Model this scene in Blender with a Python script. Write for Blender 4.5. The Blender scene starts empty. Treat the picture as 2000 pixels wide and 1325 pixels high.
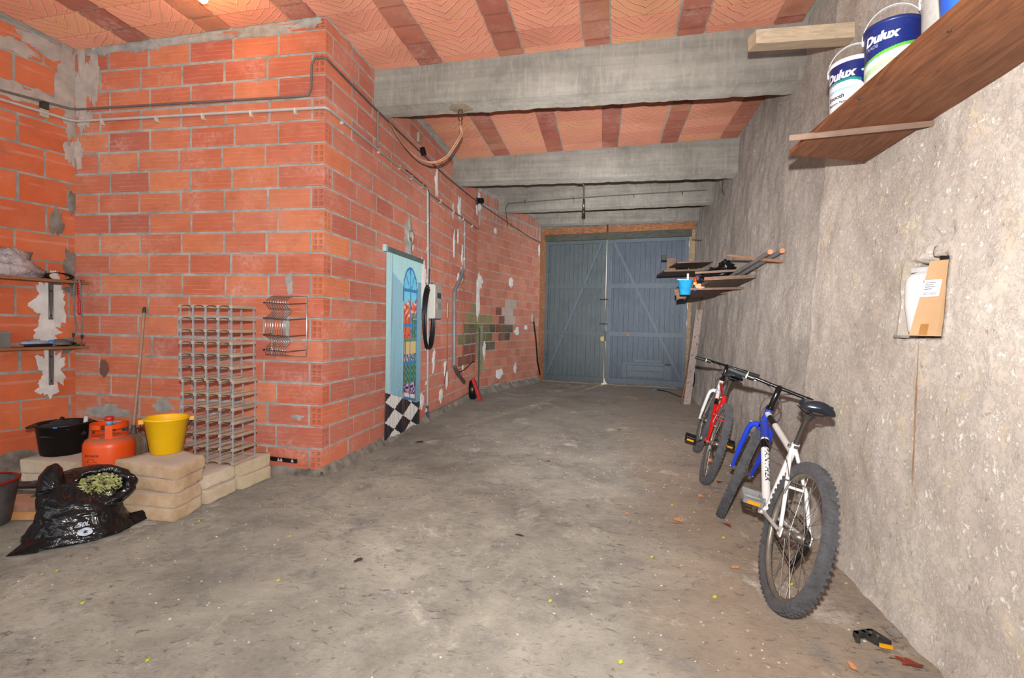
import bpy, math, random
import numpy as np
from mathutils import Vector, Matrix, noise
random.seed(7)
C = bpy.context.scene.collection
V = Vector
sc = bpy.context.scene

# ---------------------------------------------------------------- camera
cam = bpy.data.cameras.new('camera')
cam.lens = 17.28; cam.sensor_width = 36; cam.clip_start = .02; cam.clip_end = 200
cob = bpy.data.objects.new('camera', cam); C.objects.link(cob)
R_ = (0.98359031, 0.17928867, 0.02014123); U_ = (-0.02466738, 0.0230514, 0.99942991); F_ = (-0.17872218, 0.98352641, -0.02709572)
cob.matrix_world = Matrix(((R_[0], U_[0], -F_[0], 0), (R_[1], U_[1], -F_[1], 0), (R_[2], U_[2], -F_[2], 1.25), (0, 0, 0, 1)))
sc.camera = cob

# ---------------------------------------------------------------- world, lights, exposure
sc.view_settings.view_transform = 'Standard'
sc.view_settings.look = 'None'
sc.view_settings.gamma = 1
sc.view_settings.use_curve_mapping = False
sc.view_settings.exposure = 0.62
w = bpy.data.worlds.new('world'); sc.world = w; w.use_nodes = True
w.node_tree.nodes['Background'].inputs[0].default_value = (.95, .97, 1.0, 1)
w.node_tree.nodes['Background'].inputs[1].default_value = 1.0
def lamp(name, kind, loc, energy, col=(1, 1, 1), **k):
    l = bpy.data.lights.new(name, kind); l.energy = energy; l.color = col
    for a, b in k.items(): setattr(l, a, b)
    o = bpy.data.objects.new(name, l); C.objects.link(o); o.location = loc
    return o
def aim(o, tgt):
    o.rotation_euler = (V(tgt) - V(o.location)).to_track_quat('-Z', 'Y').to_euler()
# the photographer's flash, just above the lens: spill and wide part; two narrow spots added to brighten the far end
FL = (0.0, 0.0, 1.46)
lamp('flash_spill', 'POINT', FL, 135, (1, .985, .97), shadow_soft_size=.02)
fw_ = lamp('flash_wide', 'SPOT', FL, 215, (1, .985, .97), shadow_soft_size=.02, spot_size=math.radians(150), spot_blend=1.0)
aim(fw_, (-.7, 4.0, 2.9))
fs = lamp('added_far_beam', 'SPOT', FL, 850, (.99, .99, 1), shadow_soft_size=.02, spot_size=math.radians(56), spot_blend=1.0)
aim(fs, (-.2, 11.0, 1.9))
fs2 = lamp('added_far_core', 'SPOT', FL, 1300, (.95, .98, 1), shadow_soft_size=.02, spot_size=math.radians(28), spot_blend=1.0)
aim(fs2, (0.1, 11.0, 2.3))
# low warm sun outside, beyond the doors
sun = lamp('sun', 'SUN', (0, 30, 10), 6.0, (1, .72, .42), angle=math.radians(2))
aim(sun, (-6, 12, 0))

# ---------------------------------------------------------------- materials
def s2l(c):
    return tuple(((x / 255) / 12.92 if x / 255 <= .04045 else ((x / 255 + .055) / 1.055) ** 2.4) for x in c) + (1,)
class NT:
    def __init__(s, name):
        s.m = bpy.data.materials.new(name); s.m.use_nodes = True; s.t = s.m.node_tree
        s.b = s.t.nodes['Principled BSDF']; s.out = s.t.nodes['Material Output']
    def n(s, typ, **k):
        x = s.t.nodes.new(typ)
        for a, b in k.items(): setattr(x, a, b)
        return x
    def l(s, a, b): s.t.links.new(a, b)
    def coord(s, which='Object', scale=(1, 1, 1), offset=None):
        if which == 'World':
            g = s.n('ShaderNodeNewGeometry'); o = g.outputs['Position']
        else:
            g = s.n('ShaderNodeTexCoord'); o = g.outputs[which]
        mp = s.n('ShaderNodeMapping'); mp.inputs['Scale'].default_value = scale
        s.l(o, mp.inputs[0])
        if offset is not None: s.l(offset, mp.inputs['Location'])
        return mp.outputs[0]
    def noise(s, co, scale, detail=4, rough=.55, dist=0):
        x = s.n('ShaderNodeTexNoise'); x.inputs['Scale'].default_value = scale; x.inputs['Detail'].default_value = detail
        x.inputs['Roughness'].default_value = rough; x.inputs['Distortion'].default_value = dist
        s.l(co, x.inputs['Vector']); return x.outputs[0]
    def vor(s, co, scale, feat='F1'):
        x = s.n('ShaderNodeTexVoronoi'); x.feature = feat; x.inputs['Scale'].default_value = scale; s.l(co, x.inputs['Vector']); return x.outputs[0]
    def ramp(s, f, pts, mode='LINEAR'):
        x = s.n('ShaderNodeValToRGB'); r = x.color_ramp; r.interpolation = mode
        while len(r.elements) < len(pts): r.elements.new(.5)
        for e, (p, c) in zip(r.elements, pts):
            e.position = p; e.color = c if isinstance(c, tuple) else (c, c, c, 1)
        s.l(f, x.inputs[0]); return x.outputs[0]
    def mix(s, f, a, b, mode='MIX'):
        x = s.n('ShaderNodeMix'); x.data_type = 'RGBA'; x.blend_type = mode; x.clamp_factor = True
        for sock, val in ((x.inputs[0], f), (x.inputs[6], a), (x.inputs[7], b)):
            if isinstance(val, (float, int)): sock.default_value = val
            elif isinstance(val, tuple): sock.default_value = val
            else: s.l(val, sock)
        return x.outputs[2]
    def math(s, op, a, b=None):
        x = s.n('ShaderNodeMath'); x.operation = op
        for sock, val in ((x.inputs[0], a), (x.inputs[1], b)):
            if val is None: continue
            if isinstance(val, (float, int)): sock.default_value = val
            else: s.l(val, sock)
        return x.outputs[0]
    def bump(s, h, strength=.4, dist=.01, prev=None):
        x = s.n('ShaderNodeBump'); x.inputs['Strength'].default_value = strength; x.inputs['Distance'].default_value = dist
        s.l(h, x.inputs['Height'])
        if prev is not None: s.l(prev, x.inputs['Normal'])
        return x.outputs[0]
    def fin(s, col, rough=.8, bump=None, metal=0, spec=None):
        if isinstance(col, tuple): s.b.inputs['Base Color'].default_value = col
        else: s.l(col, s.b.inputs['Base Color'])
        if isinstance(rough, (float, int)): s.b.inputs['Roughness'].default_value = rough
        else: s.l(rough, s.b.inputs['Roughness'])
        s.b.inputs['Metallic'].default_value = metal
        if not metal and isinstance(rough, (float, int)) and rough > .68: s.b.inputs['Diffuse Roughness'].default_value = 1.0
        if spec is not None: s.b.inputs['Specular IOR Level'].default_value = spec
        if bump is not None: s.l(bump, s.b.inputs['Normal'])
        return s.m
_mc = {}
def M(name, col, rough=.6, metal=0, var=.12, scale=14, bmp=.12, bs=70, coat=0):
    """plain procedural material: base colour with mottling, dust and fine relief"""
    if name in _mc: return _mc[name]
    t = NT(name); co = t.coord('World')
    c = s2l(col)
    dark = tuple(x * (1 - var * 1.6) for x in c[:3]) + (1,); lite = tuple(min(1, x * (1 + var)) for x in c[:3]) + (1,)
    n1 = t.noise(co, scale, 5)
    colr = t.ramp(n1, [(.3, dark), (.7, lite)])
    b = t.bump(t.noise(co, bs, 4), bmp, .004)
    m = t.fin(colr, rough, b, metal)
    if coat: t.b.inputs['Coat Weight'].default_value = coat
    _mc[name] = m; return m

def brick_mat(name, cols, white=.35, smear=.25, line=4.5, dirt=(150, 140, 130)):
    t = NT(name)
    oi = t.n('ShaderNodeObjectInfo')
    wc = t.coord('World')
    lc = t.coord('Object')
    base = t.ramp(oi.outputs['Random'], [((i + .5) / len(cols), s2l(c)) for i, c in enumerate(cols)])
    n1 = t.noise(wc, 7, 4); n2 = t.noise(wc, 60, 4)
    col = t.mix(t.ramp(n1, [(.35, 0.0), (.7, .35)]), base, s2l([x * .80 for x in cols[0]]))
    # extrusion lines along the length of the brick
    sx = t.n('ShaderNodeSeparateXYZ'); t.l(lc, sx.inputs[0])
    wob = t.math('MULTIPLY', t.noise(lc, 2.0, 2), .12)
    ph = t.math('MULTIPLY', t.math('ADD', sx.outputs[2], wob), line * 2 * math.pi)
    sn = t.math('SINE', ph)
    ln = t.ramp(sn, [(.90, 0.0), (.985, 1.0)])
    fine = t.math('SINE', t.math('MULTIPLY', ph, 5.0))
    br = t.ramp(t.noise(t.coord('World', (1, 1, 4)), 5, 3), [(.42, 0.0), (.6, 1.0)])
    col = t.mix(t.math('MULTIPLY', t.math('MULTIPLY', ln, br), .55), col, s2l((225, 165, 145)))
    # white efflorescence and mortar smears
    sm = t.ramp(t.noise(t.coord('World', (1, 1, 1.6)), 2.2, 5, .6), [(.5, 0.0), (.72, 1.0)])
    sm2 = t.ramp(t.noise(wc, 26, 5, .7), [(.38, 0.0), (.72, 1.0)])
    col = t.mix(t.math('MULTIPLY', t.math('MULTIPLY', sm, sm2), white), col, s2l((226, 196, 184)))
    vl = t.ramp(t.noise(t.coord('World', (1, 1, 1.3)), 1.6, 6, .7), [(.35, 0.0), (.7, .30)])
    col = t.mix(vl, col, s2l((212, 152, 128)))
    dk = t.ramp(t.noise(t.coord('World', (1, 1, 2)), 3.4, 7, .75), [(.55, 0.0), (.7, .38)])
    col = t.mix(dk, col, s2l((148, 96, 78)))
    gs = t.ramp(t.noise(wc, 9, 6, .65, 1.0), [(.60, 0.0), (.68, 1.0)])
    col = t.mix(t.math('MULTIPLY', gs, smear), col, s2l(dirt))
    sp = t.ramp(t.vor(wc, 34), [(.04, 1.0), (.07, 0.0)])
    col = t.mix(t.math('MULTIPLY', sp, .5), col, s2l((225, 205, 192)))
    h = t.math('ADD', t.math('MULTIPLY', fine, .12), t.math('ADD', t.math('MULTIPLY', ln, .3), n2))
    return t.fin(col, .72, t.bump(h, .35, .003), 0, .3)
BR = brick_mat('orange_hollow_brick', [(204, 112, 80), (212, 128, 90), (196, 102, 76), (218, 134, 92), (200, 118, 96), (184, 98, 80)], .75, .26)
BR_L = brick_mat('orange_block', [(226, 118, 68), (232, 126, 76), (220, 110, 64)], .25, .12, 1.0)
BR_S = brick_mat('red_side_brick', [(190, 110, 90), (200, 120, 96), (178, 98, 82), (204, 126, 102), (186, 114, 96)], .45, .3)
BR_F = brick_mat('far_brick', [(192, 120, 98), (200, 130, 106), (184, 110, 92), (206, 136, 112)], .3, .3)
GR1 = brick_mat('green_painted_brick', [(62, 104, 62), (54, 92, 56), (74, 118, 66)], .1, .2)
GR2 = brick_mat('dark_green_painted_brick', [(56, 82, 66), (50, 72, 62)], .1, .2)
GR3 = brick_mat('olive_painted_brick', [(140, 142, 96), (122, 128, 86)], .2, .3)
BRN = brick_mat('brown_painted_brick', [(122, 72, 58), (112, 62, 52)], .2, .2)
WHB = brick_mat('whitewashed_brick', [(188, 180, 172), (178, 170, 164)], .5, .3)
JT = brick_mat('joist_tile', [(166, 96, 80), (178, 106, 86), (154, 88, 76), (184, 124, 96)], .7, .25, .01)

def ceil_block_mat():
    t = NT('ceiling_block'); oi = t.n('ShaderNodeObjectInfo'); wc = t.coord('World'); lc = t.coord('Object')
    base = t.ramp(oi.outputs['Random'], [(.0, s2l((224, 150, 122))), (.35, s2l((232, 162, 134))), (.7, s2l((218, 144, 120))), (1.0, s2l((228, 166, 128)))])
    sx = t.n('ShaderNodeSeparateXYZ'); t.l(lc, sx.inputs[0])
    ax = t.math('ABSOLUTE', sx.outputs[0])
    ph = t.math('ADD', t.math('MULTIPLY', ax, 5.5), t.math('MULTIPLY', sx.outputs[1], 2.6))
    wob = t.noise(wc, 5, 3)
    ph = t.math('ADD', ph, t.math('MULTIPLY', wob, 1.2))
    saw = t.math('FRACT', ph)
    ridge = t.ramp(saw, [(.0, .0), (.80, .35), (.95, 1.0), (1.0, .0)])
    col = t.mix(t.math('MULTIPLY', t.ramp(saw, [(.70, 0.0), (.92, 1.0), (1.0, 0.0)]), .5), base, s2l((238, 186, 160)))
    col = t.mix(t.math('MULTIPLY', t.ramp(t.noise(wc, 1.7, 5), [(.5, 0.0), (.75, 1.0)]), .4), col, s2l((170, 120, 92)))
    col = t.mix(t.math('MULTIPLY', t.ramp(t.noise(wc, 3.1, 5), [(.62, 0.0), (.7, 1.0)]), .35), col, s2l((190, 160, 90)))
    fine = t.noise(t.coord('World', (6, 30, 1)), 6, 4)
    h = t.math('ADD', ridge, t.math('MULTIPLY', fine, .3))
    fine2 = t.ramp(t.math('SINE', t.math('MULTIPLY', ph, 22.0)), [(.6, 0.0), (1.0, .22)])
    col = t.mix(fine2, col, s2l((176, 104, 84)))
    return t.fin(col, .8, t.bump(h, .9, .010), 0, .25)
CB = ceil_block_mat()

def mortar_mat(name='mortar', c1=(184, 181, 175), c2=(146, 142, 136)):
    t = NT(name); wc = t.coord('World')
    col = t.ramp(t.noise(wc, 9, 6, .6), [(.3, s2l(c2)), (.65, s2l(c1))])
    return t.fin(col, .9, t.bump(t.noise(wc, 90, 5, .7), .7, .006), 0, .2)
MO = mortar_mat(); MO_W = mortar_mat('white_plaster', (238, 234, 230), (214, 208, 204)); MO_D = mortar_mat('rough_cement', (160, 150, 140), (104, 96, 88))

def concrete_mat():
    t = NT('board_marked_concrete'); wc = t.coord('World'); st = t.coord('World', (.35, 5, 8))
    col = t.ramp(t.noise(wc, 2.4, 9, .72), [(.3, s2l((146, 140, 131))), (.5, s2l((172, 166, 156))), (.7, s2l((192, 186, 175)))])
    col = t.mix(t.ramp(t.noise(st, 2.2, 5, .6), [(.35, .35), (.6, 0.0)]), col, s2l((124, 118, 110)))
    dr = t.ramp(t.noise(t.coord('World', (9, 3, 1)), 3, 6, .7), [(.5, 0.0), (.68, 1.0)])
    col = t.mix(t.math('MULTIPLY', dr, .45), col, s2l((200, 191, 176)))
    dk = t.ramp(t.noise(t.coord('World', (6, 5, 2)), 3.1, 7, .75, .6), [(.60, 0.0), (.70, 1.0)])
    col = t.mix(t.math('MULTIPLY', dk, .45), col, s2l((112, 104, 94)))
    h = t.math('ADD', t.math('MULTIPLY', t.noise(st, 4, 5), .6), t.math('MULTIPLY', t.noise(wc, 30, 7, .75), .7))
    return t.fin(col, .9, t.bump(h, .55, .012), 0, .2)
CO = concrete_mat()

def floor_mat():
    t = NT('worn_concrete_floor'); wc = t.coord('World')
    n1 = t.noise(wc, 1.0, 12, .74, .25)
    col = t.ramp(n1, [(.30, s2l((120, 114, 106))), (.44, s2l((150, 143, 132))), (.57, s2l((174, 166, 153))), (.72, s2l((200, 192, 180)))])
    # brown dusty strip towards the right wall
    sx = t.n('ShaderNodeSeparateXYZ'); t.l(wc, sx.inputs[0])
    rr = t.ramp(t.math('ADD', sx.outputs[0], t.math('MULTIPLY', t.noise(wc, 1.3, 4), .9)), [(.55, 0.0), (1.0, 1.0)])
    col = t.mix(t.math('MULTIPLY', rr, .55), col, s2l((170, 142, 118)))
    # greyer floor further in
    ff = t.ramp(t.math('MULTIPLY', t.math('ADD', sx.outputs[1], t.math('MULTIPLY', t.noise(wc, .9, 4), 3.0)), .1), [(.45, 0.0), (.85, 1.0)])
    col = t.mix(t.math('MULTIPLY', ff, .6), col, s2l((150, 142, 132)))
    gp = t.ramp(t.noise(wc, 3.0, 12, .78, .3), [(.52, 0.0), (.62, 1.0)])
    col = t.mix(t.math('MULTIPLY', gp, .6), col, s2l((124, 120, 118)))
    wp = t.ramp(t.noise(t.coord('World', (1.0, .8, 1)), 1.6, 12, .78, .3), [(.56, 0.0), (.68, 1.0)])
    col = t.mix(t.math('MULTIPLY', wp, .85), col, s2l((222, 212, 200)))
    sc_ = t.ramp(t.noise(t.coord('World', (3, 9, 1)), 5, 8, .78, .4), [(.56, 0.0), (.66, 1.0)])
    col = t.mix(t.math('MULTIPLY', sc_, .35), col, s2l((118, 106, 94)))
    vm = t.ramp(t.noise(wc, 1.1, 3), [(.38, .3), (.6, 1.0)])
    pit = t.math('MULTIPLY', t.ramp(t.noise(t.coord('World', (1, 1.6, 1)), 20, 6, .74, .8), [(.59, 0.0), (.68, 1.0)]), vm)
    col = t.mix(t.math('MULTIPLY', pit, .55), col, s2l((96, 86, 76)))
    sp = t.ramp(t.vor(wc, 19), [(.030, 1.0), (.05, 0.0)])
    col = t.mix(t.math('MULTIPLY', sp, .55), col, s2l((235, 228, 215)))
    h = t.math('SUBTRACT', t.math('ADD', t.math('MULTIPLY', t.noise(wc, 5, 12, .78), 1.6), t.math('MULTIPLY', t.noise(wc, 45, 5, .7), .35)), t.math('MULTIPLY', pit, .5))
    return t.fin(col, .78, t.bump(h, .8, .02), 0, .3)
FLM = floor_mat()

def plaster_mat(name, a, b, c, white, yel=.35):
    t = NT(name); wc = t.coord('World'); st = t.coord('World', (1, 1.2, .9))
    col = t.ramp(t.noise(wc, 1.3, 9, .7, .4), [(.3, s2l(a)), (.5, s2l(b)), (.7, s2l(c))])
    y = t.ramp(t.noise(wc, 4.4, 6, .65), [(.56, 0.0), (.68, 1.0)])
    col = t.mix(t.math('MULTIPLY', y, yel), col, s2l((214, 192, 146)))
    g = t.ramp(t.noise(st, 6.3, 8, .74), [(.54, 0.0), (.66, 1.0)])
    col = t.mix(t.math('MULTIPLY', g, .5), col, s2l((158, 150, 144)))
    wsp = t.ramp(t.noise(wc, 26, 7, .8, .2), [(.50, 0.0), (.60, 1.0)])
    col = t.mix(t.math('MULTIPLY', wsp, white), col, s2l((240, 232, 220)))
    pit = t.ramp(t.noise(st, 15, 7, .75, .6), [(.62, 0.0), (.70, 1.0)])
    col = t.mix(t.math('MULTIPLY', pit, .55), col, s2l((126, 112, 100)))
    h = t.math('ADD', t.math('ADD', t.math('MULTIPLY', t.noise(wc, 14, 8, .75), 1.2), t.math('MULTIPLY', wsp, .35)), t.math('MULTIPLY', pit, -.6))
    return t.fin(col, .88, t.bump(h, .6, .016), 0, .25)
PL1 = plaster_mat('lime_plaster_pale', (164, 150, 141), (186, 173, 162), (206, 195, 183), .55)
PL2 = plaster_mat('lime_plaster_grey', (148, 137, 129), (168, 157, 148), (186, 175, 165), .3, .15)

def wood_mat(name, a, b, scale=(1, 12, 12), rough=.65, streak=4):
    t = NT(name); wc = t.coord('World', scale)
    n = t.noise(wc, streak, 7, .65, 1.2)
    col = t.ramp(n, [(.3, s2l(a)), (.7, s2l(b))])
    k = t.ramp(t.noise(t.coord('World'), 3, 5, .6), [(.5, 0.0), (.75, 1.0)])
    col = t.mix(t.math('MULTIPLY', k, .35), col, s2l([x * .72 for x in a]))
    return t.fin(col, rough, t.bump(n, .4, .004), 0, .35)
WD_SH = wood_mat('shelf_board', (104, 60, 36), (158, 102, 68), (10, 1.0, 10), .5)
WD_OLD = wood_mat('old_grey_brown_wood', (92, 70, 56), (150, 124, 104), (14, 1.2, 14))
WD_PALE = wood_mat('pale_timber', (190, 164, 134), (228, 208, 180), (1.2, 12, 12))
WD_V = wood_mat('weathered_upright_board', (150, 130, 118), (206, 188, 178), (14, 14, 1.0))
WD_V2 = wood_mat('brown_upright_board', (120, 78, 54), (166, 116, 84), (14, 14, 1.0))
WD_X = wood_mat('shelf_plank_left', (130, 84, 52), (176, 124, 84), (1, 1, 12))
WD_DOW = wood_mat('dusty_wine_rack_wood', (166, 142, 122), (212, 190, 168), (6, 1.2, 6))
WD_HDR = wood_mat('header_painted_glow', (112, 66, 44), (206, 140, 92), (2, 8, 8))  # warm daylight glow above the doors painted in as orange
DR1 = wood_mat('door_paint_greenish_grey', (84, 93, 96), (100, 110, 113), (8, 8, .8), .5)
DR2 = wood_mat('door_paint_blue_grey', (76, 86, 98), (96, 107, 122), (8, 8, .8), .5)
DR3 = wood_mat('door_timber_blue_grey', (90, 100, 110), (108, 118, 128), (3, 3, 3), .5)

# ---------------------------------------------------------------- mesh helpers
WM = {}      # world matrix of each empty / parent
class MB:
    def __init__(s): s.v = []; s.f = []; s.sm = []
    def add(s, vs, fs, smooth=False):
        k = len(s.v); s.v += [V(x) for x in vs]; s.f += [tuple(i + k for i in f) for f in fs]; s.sm += [smooth] * len(fs); return s
    def obox(s, c, a, b, d, jit=0):
        c, a, b, d = V(c), V(a), V(b), V(d)
        vs = [c + a * i + b * j + d * k for i in (-1, 1) for j in (-1, 1) for k in (-1, 1)]
        if jit: vs = [x + V((random.uniform(-jit, jit) for _ in range(3))) for x in vs]
        return s.add(vs, [(0, 1, 3, 2), (4, 6, 7, 5), (0, 4, 5, 1), (2, 3, 7, 6), (0, 2, 6, 4), (1, 5, 7, 3)])
    def box(s, x0, x1, y0, y1, z0, z1, jit=0):
        return s.obox(((x0 + x1) / 2, (y0 + y1) / 2, (z0 + z1) / 2), ((x1 - x0) / 2, 0, 0), (0, (y1 - y0) / 2, 0), (0, 0, (z1 - z0) / 2), jit)
    def beam(s, p, q, wd, th, up=(0, 0, 1)):
        p, q = V(p), V(q); d = q - p; a = d.cross(V(up)).normalized(); b = a.cross(d).normalized()
        return s.obox((p + q) / 2, d / 2, a * wd / 2, b * th / 2)
    def tube(s, pts, r, n=8, caps=True, closed=False):
        pts = [V(p) for p in pts]; N = len(pts); rr = r if isinstance(r, (list, tuple)) else [r] * N
        vs = []; prev = None
        for i, p in enumerate(pts):
            if closed: d = pts[(i + 1) % N] - pts[i - 1]
            else: d = pts[min(i + 1, N - 1)] - pts[max(i - 1, 0)]
            d = d.normalized() if d.length > 1e-9 else V((0, 0, 1))
            if prev is None:
                a = d.cross(V((0, 0, 1)) if abs(d.z) < .9 else V((1, 0, 0))).normalized()
            else:
                a = (prev - d * prev.dot(d)); a = a.normalized() if a.length > 1e-6 else d.orthogonal().normalized()
            prev = a; b = d.cross(a)
            vs += [p + (a * math.cos(2 * math.pi * k / n) + b * math.sin(2 * math.pi * k / n)) * rr[i] for k in range(n)]
        fs = []; M_ = N if closed else N - 1
        for i in range(M_):
            for k in range(n):
                j = (i + 1) % N; fs.append((i * n + k, i * n + (k + 1) % n, j * n + (k + 1) % n, j * n + k))
        s.add(vs, fs, True)
        if caps and not closed:
            s.add([vs[k] for k in range(n)], [tuple(range(n))[::-1]]); s.add([vs[(N - 1) * n + k] for k in range(n)], [tuple(range(n))])
        return s
    def cyl(s, p, q, r, r2=None, n=16): return s.tube([p, q], [r, r if r2 is None else r2], n)
    def lathe(s, prof, o=(0, 0, 0), n=32, ax=None, sx=1, sy=1, smooth=True):
        """prof: list of (r, h)"""
        o = V(o)
        if ax is None: A, B, D = V((1, 0, 0)), V((0, 1, 0)), V((0, 0, 1))
        else:
            D = V(ax).normalized(); A = D.orthogonal().normalized(); B = D.cross(A)
        vs = [o + (A * math.cos(2 * math.pi * k / n) * sx + B * math.sin(2 * math.pi * k / n) * sy) * r + D * h for r, h in prof for k in range(n)]
        fs = [(i * n + k, i * n + (k + 1) % n, (i + 1) * n + (k + 1) % n, (i + 1) * n + k) for i in range(len(prof) - 1) for k in range(n)]
        return s.add(vs, fs, smooth)
    def grid(s, nu, nv, fn, smooth=True):
        vs = [fn(i / nu, j / nv) for i in range(nu + 1) for j in range(nv + 1)]
        fs = [(i * (nv + 1) + j, (i + 1) * (nv + 1) + j, (i + 1) * (nv + 1) + j + 1, i * (nv + 1) + j + 1) for i in range(nu) for j in range(nv)]
        return s.add(vs, fs, smooth)
    def prism(s, poly, ext):
        ext = V(ext); n = len(poly); p = [V(x) for x in poly]
        s.add(p + [x + ext for x in p], [tuple(range(n))[::-1], tuple(range(n, 2 * n))] + [(i, (i + 1) % n, n + (i + 1) % n, n + i) for i in range(n)])
        return s
    def blob(s, c, r, sub=2, amp=.15, fr=3, seed=0, flat=None):
        """a lumpy closed ball with radii r=(rx,ry,rz)"""
        n, m = 14 * sub // 2, 9 * sub // 2
        vs = []
        for i in range(m + 1):
            th = math.pi * i / m
            for k in range(n):
                ph = 2 * math.pi * k / n
                d = V((math.sin(th) * math.cos(ph), math.sin(th) * math.sin(ph), math.cos(th)))
                q = 1 + amp * noise.noise(d * fr + V((seed, 0, 0)))
                p = V((d.x * r[0] * q, d.y * r[1] * q, d.z * r[2] * q))
                if flat is not None: p.z = max(p.z, flat)
                vs.append(V(c) + p)
        fs = [(i * n + k, (i + 1) * n + k, (i + 1) * n + (k + 1) % n, i * n + (k + 1) % n) for i in range(m) for k in range(n)]
        return s.add(vs, fs, True)
    def patch(s, c, u, v, nrm, ru, rv, th=.004, seed=0, jag=.25, fr=1.6, n=90):
        """irregular smear with a thickness, lying on a surface"""
        c, u, v, nrm = V(c), V(u), V(v), V(nrm); out = []
        for k in range(n):
            a = 2 * math.pi * k / n
            q = 1 + jag * noise.noise(V((math.cos(a) * fr, math.sin(a) * fr, seed))) * 1.2 + jag * .45 * noise.noise(V((math.cos(a) * fr * 3, math.sin(a) * fr * 3, seed + 9))) + jag * .22 * noise.noise(V((math.cos(a) * fr * 9, math.sin(a) * fr * 9, seed + 4)))
            out.append((math.cos(a) * ru * q, math.sin(a) * rv * q))
        vs = [c + u * a + v * b for a, b in out] + [c + u * a * .9 + v * b * .9 + nrm * th for a, b in out] + [c + nrm * th * 1.5]
        s.add(vs, [(k, (k + 1) % n, n + (k + 1) % n, n + k) for k in range(n)] + [(n + k, n + (k + 1) % n, 2 * n) for k in range(n)], True)
        return s
    def mesh(s, name, mat=None, T=None):
        me = bpy.data.meshes.new(name)
        vs = s.v if T is None else [T @ x for x in s.v]
        me.from_pydata([tuple(x) for x in vs], [], s.f); me.update()
        if any(s.sm): me.polygons.foreach_set('use_smooth', s.sm)
        if mat: me.materials.append(mat)
        return me
    def build(s, name, mat, parent=None, label=None, cat=None, group=None, kind=None, origin=None):
        if parent is None:
            if origin is None:
                xs = [x.x for x in s.v]; ys = [x.y for x in s.v]; zs = [x.z for x in s.v]
                origin = V(((min(xs) + max(xs)) / 2, (min(ys) + max(ys)) / 2, min(zs)))
            Mx = Matrix.Translation(origin)
            o = bpy.data.objects.new(name, s.mesh(name, mat, Mx.inverted())); o.matrix_basis = Mx; WM[o] = Mx
        else:
            Wp = WM[parent]
            o = bpy.data.objects.new(name, s.mesh(name, mat, Wp.inverted())); o.parent = parent; WM[o] = Wp
        C.objects.link(o); tag(o, label, cat, group, kind); return o
def tag(o, label=None, cat=None, group=None, kind=None):
    if label: o['label'] = label
    if cat: o['category'] = cat
    if group: o['group'] = group
    if kind: o['kind'] = kind
    return o
def thing(name, loc, label=None, cat=None, group=None, kind=None, rot=None):
    o = bpy.data.objects.new(name, None); o.empty_display_size = .05; C.objects.link(o)
    Mx = Matrix.Translation(V(loc)) if rot is None else Matrix.Translation(V(loc)) @ rot
    o.matrix_basis = Mx; WM[o] = Mx
    return tag(o, label, cat, group, kind)
def inst(name, me, parent, M4, mat=None):
    o = bpy.data.objects.new(name, me); o.parent = parent; o.matrix_basis = WM[parent].inverted() @ M4; C.objects.link(o)
    if mat:
        o.material_slots[0].link = 'OBJECT'; o.material_slots[0].material = mat
    return o
_font = None
def text_pts(body, size, bold=0.0, shear=0.0):
    cu = bpy.data.curves.new('t', 'FONT'); cu.body = body; cu.size = size; cu.offset = bold; cu.shear = shear; cu.resolution_u = 3
    o = bpy.data.objects.new('t', cu); C.objects.link(o)
    dg = bpy.context.evaluated_depsgraph_get(); me = o.evaluated_get(dg).to_mesh()
    vs = [V((v.co.x, v.co.y, 0)) for v in me.vertices]; fs = [tuple(p.vertices) for p in me.polygons]
    o.evaluated_get(dg).to_mesh_clear(); bpy.data.objects.remove(o); bpy.data.curves.remove(cu)
    return vs, fs
def nz(p, s=1.0, o=3): return noise.fractal(V(p) * s, 1.0, 2.0, o)

# ---------------------------------------------------------------- structure
XS = -2.206; YF = 3.62
def zc(x): return 3.76 + .033 * x
def rwx(y, z): return 1.20 + .051 * y + .045 * z
# floor
nxs = np.concatenate([np.linspace(-6.6, -4.7, 12), np.linspace(-4.6, 1.5, 150), np.linspace(1.56, 2.3, 8)])
nys = np.concatenate([np.linspace(-3.2, 1.6, 30), np.linspace(1.65, 5, 90), np.linspace(5.08, 11.6, 80), np.linspace(12, 16, 5)])
fv = []
for x in nxs:
    for y in nys:
        h = .010 * nz((x, y, 0), 1.3, 5) + .003 * nz((x, y, 5), 9, 3)
        fv.append((x, y, h - .006))
m, n = len(nxs), len(nys)
b = MB(); b.add(fv, [(i * n + j, (i + 1) * n + j, (i + 1) * n + j + 1, i * n + j + 1) for i in range(m - 1) for j in range(n - 1)], True)
b.build('floor', FLM, kind='structure', origin=V((0, 0, 0)))

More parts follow.
